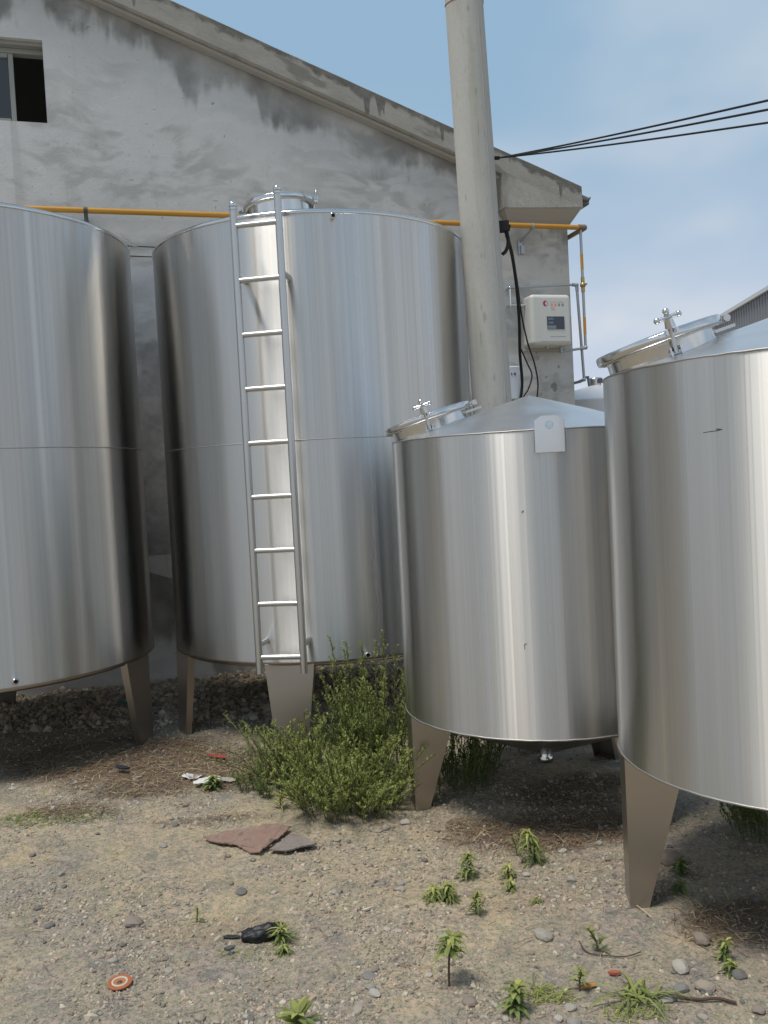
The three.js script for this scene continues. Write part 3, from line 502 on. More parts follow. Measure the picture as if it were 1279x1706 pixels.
// a far tank whose neck shows beside the building corner
{
  const t = thing('distant_tank', 'pale distant tank seen between the building corner and the nearest tank', 'tank', [2.35, 0, -9.5]);
  obj('shell', lathe([[0.68, 0.4], [0.70, 0.42], [0.70, 2.18], [0.69, 2.2]], 64), std(0.62, 0.62, 0.62, 0.5, 0.3), t);
  obj('top_cone', lathe([[0.69, 2.2], [0.4, 2.31], [0.001, 2.40]], 64), std(0.62, 0.62, 0.62, 0.5, 0.3), t);
  obj('neck', [lathe([[0.062, 2.20], [0.062, 2.545], [0.074, 2.547], [0.074, 2.565], [0.001, 2.575]], 32).translate(-0.01, -0.10, 0)], steel, t);
  obj('vent', box(0.03, 2.43, 0.06, 0.045, 0.05, 0.03), std(0.1, 0.11, 0.13, 0.5, 0.6), t);
  obj('valve', [cyl(V(-0.09, 2.38, 0.05), V(-0.10, 2.47, 0.05), 0.010, 0.010, 8), box(-0.105, 2.475, 0.05, 0.04, 0.022, 0.022)], std(0.1, 0.11, 0.13, 0.5, 0.6), t);
  for (const a of [0.5, 2.6, 4.7]) obj('leg', legGeo(0.70, 0.41, -0.03, 0.14, 0.08, 0.2, 0.06, a), legSteel, t);
}
// corrugated shed far off on the right: a long wall running away to the left
{
  const A = V(9.803, 0, -22.0), B0 = V(10.066, 0, -25.213), u = B0.clone().sub(A).normalize(), E = 5.735;
  const t = thing('corrugated_shed', 'dark corrugated metal shed far off behind the nearest tank', 'shed', [A.x, 0, A.z], Math.atan2(-u.z, u.x));
  const x0 = -8, x1 = 4.6, n = 372, pos = [], idx = [];
  for (let i = 0; i <= n; i++) { const x = lerp(x0, x1, i / n), k6 = i % 6, q = k6 === 1 || k6 === 2 ? 0.05 : k6 === 0 || k6 === 3 ? 0.045 : 0; pos.push(x, -0.1, -q, x, E - 0.12, -q); if (i < n) { const k = i * 2; idx.push(k, k + 2, k + 1, k + 1, k + 2, k + 3); } }
  let g = new THREE.BufferGeometry(); g.setAttribute('position', new THREE.Float32BufferAttribute(pos, 3)); g.setIndex(idx); g = g.toNonIndexed(); g.computeVertexNormals();
  const sheet = std(0.20, 0.205, 0.22, 0.6, 0.1), pale = std(0.55, 0.57, 0.58, 0.5);
  obj('front_cladding', g, sheet, t);
  obj('end_wall', box(x1 - 0.1, E / 2 - 0.2, 5.1, 0.1, E - 0.2, 10), sheet, t);
  obj('end_wall', box(x0 + 0.1, E / 2 - 0.2, 5.1, 0.1, E - 0.2, 10), sheet, t);
  obj('eave_flashing', box((x0 + x1) / 2, E - 0.05, -0.05, x1 - x0 + 0.3, 0.10, 0.14), pale, t);
  obj('roof', hexa([[x0 - 0.1, E - 0.10, 0.03], [x1 + 0.1, E - 0.10, 0.03], [x1 + 0.1, E + 0.3, 10.3], [x0 - 0.1, E + 0.3, 10.3]], [[x0 - 0.1, E - 0.02, 0.03], [x1 + 0.1, E - 0.02, 0.03], [x1 + 0.1, E + 0.38, 10.3], [x0 - 0.1, E + 0.38, 10.3]]), sheet, t);
}

// ------------------------------------------------------------------ loose gravel, stones and litter on the ground
function stoneGeo(seed, detail = 1, rough = 0.28) {
  let g = new THREE.IcosahedronGeometry(1, detail); g.deleteAttribute('uv'); g.deleteAttribute('normal'); g = mergeVertices(g, 1e-4);
  const p = g.attributes.position, r = rng(seed), cuts = []; for (let k = 0; k < 6; k++) cuts.push([V(r() - 0.5, r() - 0.5, r() - 0.5).normalize(), 0.62 + 0.3 * r()]);
  for (let i = 0; i < p.count; i++) { const v = V(p.getX(i), p.getY(i), p.getZ(i)); v.multiplyScalar(1 + rough * (r() - 0.5)); for (const [n, d] of cuts) { const e = v.dot(n) - d; if (e > 0) v.addScaledVector(n, -e); } p.setXYZ(i, v.x, v.y, v.z); }
  g = g.toNonIndexed(); g.computeVertexNormals(); return g;
}
const stoneTones = [[0.27, 0.25, 0.22], [0.32, 0.29, 0.245], [0.20, 0.19, 0.175], [0.30, 0.255, 0.20], [0.24, 0.195, 0.16], [0.38, 0.35, 0.30], [0.15, 0.14, 0.13]];
const visible = (x, Z, m = 0.15) => Z > 2.1 && Math.abs(x + 0.05 * Z * 0) < 0.46 * Z + m;
{
  const N = 54000, m = std(1, 1, 1, 0.93), o = new THREE.InstancedMesh(stoneGeo(3, 0, 0.4), m, N), r = rng(77), M = new THREE.Matrix4(), q = new THREE.Quaternion(), e = new THREE.Euler(), c = new THREE.Color();
  let k = 0; while (k < N) {
    const Z = 2.15 + Math.pow(r(), 1.35) * 5.1, x = (r() * 2 - 1) * (0.46 * Z + 0.25); if (x < -3.4 || x > 2.4) continue;
    const dens = 0.16 + 1.0 * sstep(0.42, 0.60, fbm(x * 2.2 + 3, Z * 2.2, 131, 4)) - 0.45 * bare(x, Z) * sstep(0.4, 0.6, fbm(x * 3.3, Z * 3.3, 33, 4)) + (Z > 5.6 ? 0.8 : 0); if (r() > dens) continue;
    let s = 0.0024 + 0.0075 * Math.pow(r(), 3.2); if (Z > 5.6) s *= 2.2 + 1.5 * r(); if (r() < 0.02) s *= 1.7;
    e.set(r() * 6.28, r() * 6.28, r() * 6.28); q.setFromEuler(e);
    M.compose(V(x, groundY(x, -Z) + s * (-0.30 + 0.55 * r()), -Z), q, V(s * (0.8 + 0.7 * r()), s * (0.6 + 0.4 * r()), s * (0.8 + 0.7 * r()))); o.setMatrixAt(k, M);
    const t = stoneTones[Math.floor(r() * 6.4)], f = 0.95 + 0.5 * r(); c.setRGB(t[0] * f * 1.06, t[1] * f, t[2] * f * 0.90); o.setColorAt(k, c); k++;
  }
  o.name = 'gravel'; o.castShadow = o.receiveShadow = true; scene.add(o); tag(o, 'loose gravel scattered over the sandy yard', 'gravel', null, 'stuff');
}
{
  // single stones that stand out
  const G = [1, 2, 3, 4, 5, 6].map((s) => stoneGeo(200 + s, 1, 0.16)), mats = stoneTones.map((t, i) => { const tx = dataTex(64, 64, (a, b) => { const v = fbm(a / 8, b / 8, 300 + i, 3, 8, 8); const w = toS(1) * (0.78 + 0.4 * (v - 0.2)); return [w, w, w]; }); return std(...t, 0.92, 0, { bumpScale: 0.002 }); });
  const stone = (x, Z, s, tone, flat, label, group) => {
    const r = rng(Math.floor((x * 917 + Z * 331) * 100)), g = G[Math.floor(r() * 6)], o = new THREE.Mesh(g, mats[tone]); o.castShadow = o.receiveShadow = true; o.name = numbered('stone');
    o.scale.set(s * (0.9 + 0.4 * r()), s * flat, s * (0.8 + 0.3 * r())); o.rotation.y = r() * 6.28; o.position.set(x, groundY(x, -Z) + s * flat * 0.42, -Z); scene.add(o); tag(o, label, 'stone', group);
  };
  stone(0.815, 2.57, 0.026, 5, 0.75, 'pale cream stone in front of the nearest tank leg', 'single stones');
  stone(0.85, 2.47, 0.024, 3, 0.7, 'squarish tan stone beside the fallen twig', 'single stones');
  stone(0.78, 2.47, 0.022, 2, 0.6, 'blue grey stone touching the long bladed grass', 'single stones');
  stone(0.93, 2.72, 0.032, 4, 0.7, 'brown rounded stone in the shade of the nearest tank', 'single stones');
  stone(0.445, 2.80, 0.033, 1, 0.62, 'large pale stone left of the nearest tank leg', 'single stones');
  stone(0.17, 2.46, 0.024, 4, 0.55, 'flat brown stone beside the stalked seedling', 'single stones');
  stone(0.13, 2.83, 0.030, 0, 0.35, 'flat grey stone above the stalked seedling', 'single stones');
  stone(1.02, 3.28, 0.045, 4, 0.8, 'large dark stone right behind the nearest tank leg', 'single stones');
  stone(-0.95, 3.02, 0.034, 4, 0.5, 'reddish brown stone at left in the open gravel', 'single stones');
  stone(-0.245, 3.18, 0.020, 4, 0.5, 'small rust brown flat stone in the middle of the gravel', 'single stones');
  stone(-0.12, 2.62, 0.020, 2, 0.5, 'dark grey stone right of the black plastic lump', 'single stones');
  stone(0.02, 3.78, 0.026, 5, 0.5, 'pale stone at the foot of the short tank leg', 'single stones');
  stone(-0.06, 3.74, 0.020, 1, 0.8, 'small light stone below the weed bush', 'single stones');
  const r = rng(4242); let n = 0; while (n < 210) {
    const Z = 2.25 + Math.pow(r(), 1.2) * 2.3, x = (r() * 2 - 1) * 0.45 * Z; if (r() > 0.25 + 0.9 * sstep(0.42, 0.6, fbm(x * 2.2 + 3, Z * 2.2, 131, 4)) + (x > 0.45 ? 0.4 : 0)) continue;
    stone(x, Z, 0.008 + 0.013 * Math.pow(r(), 2), Math.floor(r() * stoneTones.length), 0.45 + 0.35 * r(), 'small loose grey or tan stone lying in the open gravel', 'small loose stones'); n++;
  }
  // rubble lying behind, under the tall tanks
  for (let k = 0; k < 45; k++) { const x = -2.6 + 2.6 * r(), Z = 5.9 + 0.8 * r(); stone(x, Z, 0.016 + 0.024 * r(), Math.floor(r() * 7), 0.5 + 0.3 * r(), 'rubble stone in the dark below the tall tanks', 'rubble under the tall tanks'); }
}
{
  // dry straw
  const N = 9000, g = new THREE.BufferGeometry(), P = []; for (const [x0, y0, x1, y1] of [[-0.5, 0, -0.1, 0.03], [-0.1, 0.03, 0.5, 0.0]]) { const w = 0.018; P.push(x0, y0, -w, x1, y1, -w, x1, y1 + 0.01, w, x0, y0, -w, x1, y1 + 0.01, w, x0, y0 + 0.01, w); }
  g.setAttribute('position', new THREE.Float32BufferAttribute(P, 3)); g.computeVertexNormals();
  const o = new THREE.InstancedMesh(g, std(1, 1, 1, 0.85, 0, { side: THREE.DoubleSide }), N), r = rng(901), M = new THREE.Matrix4(), q = new THREE.Quaternion(), e = new THREE.Euler(), c = new THREE.Color();
  let k = 0; while (k < N) {
    const Z = 2.4 + r() * 2.9, x = -2.2 + r() * 3.9; if (r() > litter(x, Z) * 1.1 + 0.012) continue;
    e.set((r() - 0.5) * 0.7, r() * 6.28, (r() - 0.5) * 0.35); q.setFromEuler(e); const L = 0.025 + 0.08 * r() * r();
    M.compose(V(x, groundY(x, -Z) + 0.003 + 0.010 * r(), -Z), q, V(L, L, 0.035 + 0.05 * r())); o.setMatrixAt(k, M);
    const t = r(), b = 0.6 + 0.8 * r(); c.setRGB((t < 0.7 ? 0.20 : 0.34) * b, (t < 0.7 ? 0.125 : 0.27) * b, (t < 0.7 ? 0.07 : 0.16) * b); o.setColorAt(k, c); k++;
  }
  o.name = 'dry_straw'; o.castShadow = o.receiveShadow = true; scene.add(o); tag(o, 'dry brown straw and needles on the ground by the tanks', 'straw', null, 'stuff');
}
// ------------------------------------------------------------------ scraps on the ground
// a torn thin sheet: ragged outline, thickness, following the ground
function scrap(name, label, cat, x, Z, rx, rz, turn, th, seed, mat, lift = 0.004, curl = 0.01, ragged = 0.35, group) {
  const n = 72, rows = 8, r = rng(seed), top = [], pos = [], idx = [];
  const rim = (a) => 1 - ragged * (0.6 * fbm(Math.cos(a) * 1.6 + seed, Math.sin(a) * 1.6 + 5, seed, 2) + 0.6 * fbm(Math.cos(a) * 5 + seed, Math.sin(a) * 5 + 5, seed + 2, 3));
  const t = V(x, groundY(x, -Z), -Z);
  for (let side = 0; side < 2; side++) for (let j = 0; j <= rows; j++) for (let i = 0; i < n; i++) {
    const a = i / n * Math.PI * 2, f = j / rows, q = rim(a) * f, lx = rx * q * Math.cos(a), lz = rz * q * Math.sin(a);
    const wx = lx * Math.cos(turn) - lz * Math.sin(turn), wz = lx * Math.sin(turn) + lz * Math.cos(turn);
    const y = groundY(t.x + wx, t.z + wz) - t.y + lift + curl * (fbm(lx * 9 + 3, lz * 9 + 8, seed + 4, 3) - 0.35) + (side ? 0 : th); pos.push(wx, y, wz);
  }
  const at = (s, j, i) => (s * (rows + 1) + j) * n + (i % n);
  for (let j = 0; j < rows; j++) for (let i = 0; i < n; i++) { idx.push(at(0, j, i), at(0, j + 1, i + 1), at(0, j + 1, i), at(0, j, i), at(0, j, i + 1), at(0, j + 1, i + 1)); idx.push(at(1, j, i), at(1, j + 1, i), at(1, j + 1, i + 1), at(1, j, i), at(1, j + 1, i + 1), at(1, j, i + 1)); }
  for (let i = 0; i < n; i++) idx.push(at(0, rows, i), at(0, rows, i + 1), at(1, rows, i + 1), at(0, rows, i), at(1, rows, i + 1), at(1, rows, i));
  let g = new THREE.BufferGeometry(); g.setAttribute('position', new THREE.Float32BufferAttribute(pos, 3)); g.setIndex(idx);
  const uv = []; for (let i = 0; i < pos.length / 3; i++) uv.push(pos[i * 3] / 0.4, pos[i * 3 + 2] / 0.4); g.setAttribute('uv', new THREE.Float32BufferAttribute(uv, 2)); g.computeVertexNormals();
  const o = obj(name, g, mat); o.position.copy(t); return tag(o, label, cat, group);
}
const rustTex = dataTex(256, 256, (i, j) => { const n = fbm(i / 32, j / 32, 401, 5, 8, 8), f = vn(i / 3, j / 3, 402); let c = mix3([0.235, 0.14, 0.105], [0.29, 0.205, 0.165], n); c = mix3(c, [0.10, 0.06, 0.05], 0.5 * sstep(0.62, 0.72, n)); c = c.map((v) => v * (0.85 + 0.3 * f)); return c.map(toS); });
const slateTex = dataTex(256, 256, (i, j) => { const n = fbm(i / 24, j / 24, 411, 5, 10, 10), f = vn(i / 3, j / 3, 412); let c = mix3([0.20, 0.17, 0.15], [0.27, 0.225, 0.20], n); c = c.map((v) => v * (0.8 + 0.4 * f)); return c.map(toS); });
function sheet(label, outline, mat, th, seed) { // flat broken plate with a jagged edge, resting on the bumps
  const cx = outline.reduce((a, p) => a + p[0], 0) / outline.length, cz = outline.reduce((a, p) => a + p[1], 0) / outline.length, r = rng(seed), pts = [];
  outline.forEach((p, i) => { const q = outline[(i + 1) % outline.length]; for (let k = 0; k < 4; k++) { const t = k / 4, jag = k ? 0.009 : 0.004; pts.push(new THREE.Vector2(lerp(p[0], q[0], t) - cx + jag * (r() - 0.5), lerp(p[1], q[1], t) - cz + jag * (r() - 0.5))); } });
  const g = new THREE.ExtrudeGeometry(new THREE.Shape(pts), { depth: th, bevelEnabled: true, bevelSize: 0.0015, bevelThickness: 0.0015, bevelSegments: 1 }); g.rotateX(-Math.PI / 2);
  const P = g.attributes.position, uv = g.attributes.uv, y0 = groundY(cx, -cz); for (let i = 0; i < P.count; i++) { const x = P.getX(i), z = P.getZ(i); uv.setXY(i, x / 0.4, z / 0.4); P.setY(i, P.getY(i) + 0.5 * (groundY(cx + x, -cz + z) - y0) + 0.030 * fbm(x * 9 + 3, z * 9 + 4, seed, 2)); }
  g.computeVertexNormals(); const o = obj('broken_sheet', g, mat); o.position.set(cx, y0 + 0.001, -cz); tag(o, label, 'sheet', 'broken sheets on the gravel');
}
sheet('ragged rust red sheet lying flat on the gravel', [[-0.852, 3.734], [-0.797, 3.746], [-0.717, 3.762], [-0.658, 3.774], [-0.594, 3.785], [-0.515, 3.781], [-0.477, 3.763], [-0.492, 3.713], [-0.512, 3.666], [-0.542, 3.615], [-0.555, 3.574], [-0.579, 3.525], [-0.615, 3.536], [-0.646, 3.574], [-0.682, 3.614], [-0.746, 3.634], [-0.806, 3.685]].reverse(), new THREE.MeshStandardMaterial({ map: rustTex, roughness: 0.9 }), 0.005, 6);
sheet('dark grey brown broken sheet beside the rust red one', [[-0.462, 3.712], [-0.427, 3.68], [-0.393, 3.632], [-0.351, 3.579], [-0.39, 3.548], [-0.429, 3.541], [-0.462, 3.522], [-0.508, 3.54], [-0.540, 3.552], [-0.518, 3.600], [-0.490, 3.651]].reverse(), new THREE.MeshStandardMaterial({ map: slateTex, roughness: 0.92 }), 0.005, 9);
const paper = std(0.62, 0.61, 0.58, 0.8);
scrap('paper_scrap', 'crumpled white paper scrap farther from the weeds', 'paper', -1.06, 4.52, 0.075, 0.06, 0.3, 0.002, 13, paper, 0.016, 0.07, 0.5, 'white paper scraps');
scrap('paper_scrap', 'flat white paper scrap against the tiny green sprout', 'paper', -0.965, 4.40, 0.085, 0.055, -0.2, 0.002, 17, paper, 0.016, 0.05, 0.4, 'white paper scraps');
scrap('paper_scrap', 'greyish paper scrap lying between the sprout and the weed bush', 'paper', -0.875, 4.45, 0.085, 0.04, 0.5, 0.002, 19, std(0.36, 0.34, 0.29, 0.85), 0.012, 0.02, 0.4, 'white paper scraps');
scrap('plastic_scrap', 'faded red plastic strip in the straw before the tall tanks', 'plastic', -0.99, 4.82, 0.095, 0.024, 0.55, 0.003, 23, std(0.36, 0.05, 0.04, 0.6), 0.014, 0.02, 0.5);
scrap('cloth_scrap', 'dark blue rag in the straw near the left tank leg', 'rag', -1.47, 4.66, 0.055, 0.035, 0.2, 0.008, 29, std(0.018, 0.02, 0.035, 0.9), 0.012, 0.05, 0.5);
scrap('paper_scrap', 'small pale scrap next to the dark rag', 'paper', -1.37, 4.58, 0.035, 0.016, 0.1, 0.003, 31, std(0.42, 0.38, 0.33, 0.8), 0.010, 0.02, 0.4, 'white paper scraps');
scrap('plastic_scrap', 'teal plastic scrap in the dark under the left tank', 'plastic', -1.90, 6.15, 0.05, 0.04, 0, 0.006, 37, std(0.03, 0.20, 0.18, 0.5), 0.02, 0.05, 0.4);
scrap('brick_chip', 'thin brick red chip above the long bladed grass', 'brick chip', 0.613, 2.56, 0.022, 0.010, 0.1, 0.008, 41, std(0.38, 0.10, 0.06, 0.9), 0.003, 0.004, 0.35);
scrap('dead_leaf', 'curled orange dead leaf beside a small sprout', 'leaf', 0.52, 2.495, 0.028, 0.012, -0.2, 0.0012, 43, std(0.48, 0.20, 0.05, 0.8), 0.008, 0.03, 0.3);
scrap('pale_chip', 'bent white splinter lying on open gravel', 'splinter', -0.13, 3.03, 0.026, 0.006, -0.5, 0.003, 47, std(0.6, 0.58, 0.53, 0.8), 0.006, 0.02, 0.3);
{
  // a lump of torn black plastic film: folded, glossy
  const x = -0.495, Z = 2.885, g0 = new THREE.IcosahedronGeometry(1, 5); g0.deleteAttribute('uv'); g0.deleteAttribute('normal'); const g = mergeVertices(g0, 1e-4), p = g.attributes.position;
  for (let i = 0; i < p.count; i++) { const v = V(p.getX(i), p.getY(i), p.getZ(i)), f = 0.75 + 0.75 * Math.abs(fbm(v.x * 2.1 + 4, v.z * 2.6 + v.y * 1.7 + 6, 421, 4) - 0.5) * 2; v.multiplyScalar(f); p.setXYZ(i, v.x * 0.066 + 0.02 * Math.max(0, v.x), v.y * 0.026 + 0.016 * Math.max(0, v.x) * (v.y > 0 ? 1 : 0.2), v.z * 0.03); }
  g.computeVertexNormals(); const o = obj('plastic_lump', g, std(0.014, 0.014, 0.016, 0.5)); o.position.set(x, groundY(x, -Z) + 0.016, -Z); o.rotation.y = 0.25; tag(o, 'crumpled black plastic lump on the gravel', 'plastic');
  scrap('plastic_scrap', 'flat torn black film lying left of the black lump', 'plastic', -0.585, 2.90, 0.045, 0.015, 0, 0.002, 53, std(0.03, 0.032, 0.035, 0.4), 0.004, 0.012, 0.5);
  scrap('plastic_scrap', 'small dark grey scrap below the black plastic lump', 'plastic', -0.575, 2.80, 0.022, 0.014, 0, 0.008, 57, std(0.08, 0.085, 0.09, 0.7), 0.006, 0.03, 0.5);
}
{
  const x = -0.885, Z = 2.645, t = thing('grinding_disc', 'orange grinding disc with a pale ring lying on the gravel', 'disc', [x, groundY(x, -Z) + 0.014, -Z]); t.rotation.set(0.08, 0.3, -0.03);
  obj('rim', lathe([[0.025, -0.003], [0.036, -0.003], [0.037, 0.0], [0.036, 0.003], [0.0255, 0.003], [0.025, -0.003]], 40), std(0.36, 0.115, 0.045, 0.75), t);
  obj('pale_ring', lathe([[0.0185, -0.003], [0.0248, -0.003], [0.0248, 0.004], [0.0185, 0.004], [0.0185, -0.003]], 40), std(0.55, 0.47, 0.37, 0.75), t);
  obj('centre', lathe([[0.007, -0.003], [0.0183, -0.003], [0.0183, 0.0025], [0.008, 0.001], [0.007, -0.003]], 40), std(0.40, 0.15, 0.05, 0.75), t);
  obj('hub', lathe([[0.0005, -0.003], [0.0068, -0.003], [0.0068, 0.002], [0.0005, 0.003]], 24), std(0.06, 0.06, 0.08, 0.5), t);
}
const G = (x, Z, dy = 0) => V(x, groundY(x, -Z) + dy, -Z);
tag(obj('twig', tube([G(0.74, 2.44, 0.010), G(0.775, 2.425, 0.007), G(0.815, 2.405, 0.009), G(0.86, 2.405, 0.011), G(0.905, 2.385, 0.008)], 0.0042, 40, 7), std(0.085, 0.05, 0.035, 0.85)), 'curved dark brown twig at the bottom right', 'twig');
tag(obj('wire_scrap', tube([G(0.545, 2.73, 0.02), G(0.56, 2.69, 0.006), G(0.62, 2.66, 0.006), G(0.67, 2.645, 0.008), G(0.72, 2.66, 0.010)], 0.002, 50, 6), std(0.07, 0.055, 0.05, 0.8)), 'thin dark wire curling on the gravel before the nearest leg', 'wire');

// ------------------------------------------------------------------ plants
class Leaves {
  constructor() { this.p = []; this.c = []; }
  tri(a, b, c, col) { this.p.push(a.x, a.y, a.z, b.x, b.y, b.z, c.x, c.y, c.z); for (let k = 0; k < 3; k++) this.c.push(...col); }
  leaf(at, dir, len, wid, col, droop = 0, fold = 0.25) { // a lance-shaped blade, folded along the midrib, in two bends
    const d = dir.clone().normalize(), s = V(-d.z, 0, d.x); if (s.lengthSq() < 1e-4) s.set(1, 0, 0); s.normalize(); const up = s.clone().cross(d).normalize(); if (up.y < 0) up.negate();
    const m = at.clone().addScaledVector(d, len * 0.45), tip = at.clone().addScaledVector(d, len * (1 - droop * 0.25)).add(V(0, -droop * len * 0.6, 0)); m.y -= droop * len * 0.12;
    const l = m.clone().addScaledVector(s, wid / 2).addScaledVector(up, fold * wid), r = m.clone().addScaledVector(s, -wid / 2).addScaledVector(up, fold * wid);
    this.tri(at, l, m, col); this.tri(at, m, r, col); this.tri(m, l, tip, col); this.tri(m, tip, r, col);
  }
  mesh(name, mat, parent) { const g = new THREE.BufferGeometry(); g.setAttribute('position', new THREE.Float32BufferAttribute(this.p, 3)); g.setAttribute('color', new THREE.Float32BufferAttribute(this.c, 3)); g.computeVertexNormals(); return obj(name, g, mat, parent); }
}
const leafMat = new THREE.MeshPhysicalMaterial({ color: 0xffffff, vertexColors: true, roughness: 0.75, transmission: 0.4, thickness: 0, side: THREE.DoubleSide, specularIntensity: 0.4 });
const stemMat = std(0.11, 0.12, 0.045, 0.8), brownStem = std(0.10, 0.07, 0.04, 0.85);
const green = (r, young = 0) => { const b = 0.65 + 0.75 * r(), t = clamp(young * 0.7 + 0.45 * (r() - 0.3)); const c = mix3([0.13, 0.195, 0.06], [0.50, 0.50, 0.15], t); return c.map((v) => v * b); };
// bushy weed: arching stems, each with short side shoots dense with small leaves
function bush(label, x, Z, spec, group) {
  const { stems, rx, rz, hMin, hMax, lean, seed, side = 22, leafLen = 0.020, dir = [0, 0], young = 0.5 } = spec, r = rng(seed);
  const t = thing('weed_bush', label, 'weed', [x, groundY(x, -Z), -Z], 0, group), L = new Leaves(), S = [];
  for (let k = 0; k < stems; k++) {
    const a = r() * 6.28, q = Math.sqrt(r()), bx = rx * q * Math.cos(a), bz = rz * q * Math.sin(a), H = lerp(hMin, hMax, Math.pow(r(), 1.6));
    const out = V(Math.cos(a) * q + dir[0] + 0.5 * (r() - 0.5), 0, Math.sin(a) * q + dir[1] + 0.5 * (r() - 0.5)), reach = H * lean * (0.4 + r()), sag = 0.1 + 0.45 * r() * lean;
    const base = V(bx, groundY(x + bx, -Z + bz) - groundY(x, -Z) - 0.01, bz), pts = []; for (let i = 0; i <= 6; i++) { const u = i / 6; pts.push(base.clone().addScaledVector(out, reach * Math.pow(u, 1.3)).add(V(0.012 * (r() - 0.5), H * (u * (1 + sag * 0.5) - sag * u * u), 0.012 * (r() - 0.5)))); }
    const cu = new THREE.CatmullRomCurve3(pts); S.push(new THREE.TubeGeometry(cu, 8, 0.0021, 4));
    const ns = Math.round(side * H / 0.45);
    for (let i = 0; i < ns; i++) {
      const u = 0.12 + 0.88 * (i + r()) / ns, p = cu.getPoint(u), tg = cu.getTangent(u), az = r() * 6.28, sl = (0.025 + 0.06 * r()) * (1.15 - u * 0.75), sd = V(Math.cos(az), 0.35 + 0.5 * r(), Math.sin(az)).normalize().addScaledVector(tg, 0.5).normalize();
      const y0 = young * (0.3 + 0.9 * u); const nl = 5 + Math.floor(sl * 110);
      for (let m = 0; m < nl; m++) { const w = (m + 0.3) / nl, lp = p.clone().addScaledVector(sd, sl * w), a2 = r() * 6.28, ld = V(Math.cos(a2), 0.25 + 0.6 * r(), Math.sin(a2)).addScaledVector(sd, 0.9); L.leaf(lp, ld, leafLen * (0.5 + 0.9 * r()) * (1.1 - 0.4 * w), 0.0055 + 0.0035 * r(), green(r, y0), 0.5 * r()); }
    }
  }
  obj('stems', S, stemMat, t); L.mesh('foliage', leafMat, t);
}
bush('dense low weed bush spilling over the gravel in front', -0.225, 4.00, { stems: 150, rx: 0.23, rz: 0.18, hMin: 0.10, hMax: 0.38, lean: 0.6, seed: 501, side: 26, dir: [0, 0.45], young: 0.55 }, 'weed bushes between the tanks');
bush('tall weeds rising behind the bush beside the short tank', -0.12, 4.42, { stems: 80, rx: 0.20, rz: 0.13, hMin: 0.28, hMax: 0.78, lean: 0.16, seed: 502, side: 21, young: 0.45 }, 'weed bushes between the tanks');
bush('pale green weeds covering the foot of the ladder tank leg', -0.46, 4.36, { stems: 62, rx: 0.15, rz: 0.13, hMin: 0.18, hMax: 0.40, lean: 0.40, seed: 503, side: 23, dir: [-0.1, 0.2], young: 0.5 }, 'weed bushes between the tanks');
bush('thin sprawling weeds reaching left from the bush', -0.66, 4.42, { stems: 16, rx: 0.10, rz: 0.10, hMin: 0.16, hMax: 0.36, lean: 0.75, seed: 504, side: 15, dir: [-0.55, 0], young: 0.25 }, 'weed bushes between the tanks');
bush('low dark green weeds creeping at the left foot of the bush', -0.62, 4.28, { stems: 34, rx: 0.16, rz: 0.10, hMin: 0.05, hMax: 0.12, lean: 0.5, seed: 505, side: 30, young: 0.1 }, 'weed bushes between the tanks');
bush('shaded weeds under the short tank behind its leg', 0.28, 4.28, { stems: 70, rx: 0.20, rz: 0.22, hMin: 0.10, hMax: 0.32, lean: 0.4, seed: 506, side: 18, young: 0.15 }, 'weeds under the short tanks');
bush('dark low weeds under the short tank behind its drain', 0.62, 4.72, { stems: 40, rx: 0.22, rz: 0.12, hMin: 0.08, hMax: 0.22, lean: 0.35, seed: 508, side: 18, young: 0.05 }, 'weeds under the short tanks');
bush('dark tall weeds in the gap right behind the short tank', 1.02, 4.86, { stems: 44, rx: 0.2, rz: 0.12, hMin: 0.14, hMax: 0.36, lean: 0.25, seed: 509, side: 16, young: 0.05 }, 'weeds under the short tanks');
bush('leafy weeds in the shade at the right edge under the nearest tank', 1.50, 3.50, { stems: 60, rx: 0.16, rz: 0.20, hMin: 0.14, hMax: 0.34, lean: 0.4, seed: 507, side: 18, leafLen: 0.024, young: 0.05 }, 'weeds under the short tanks');
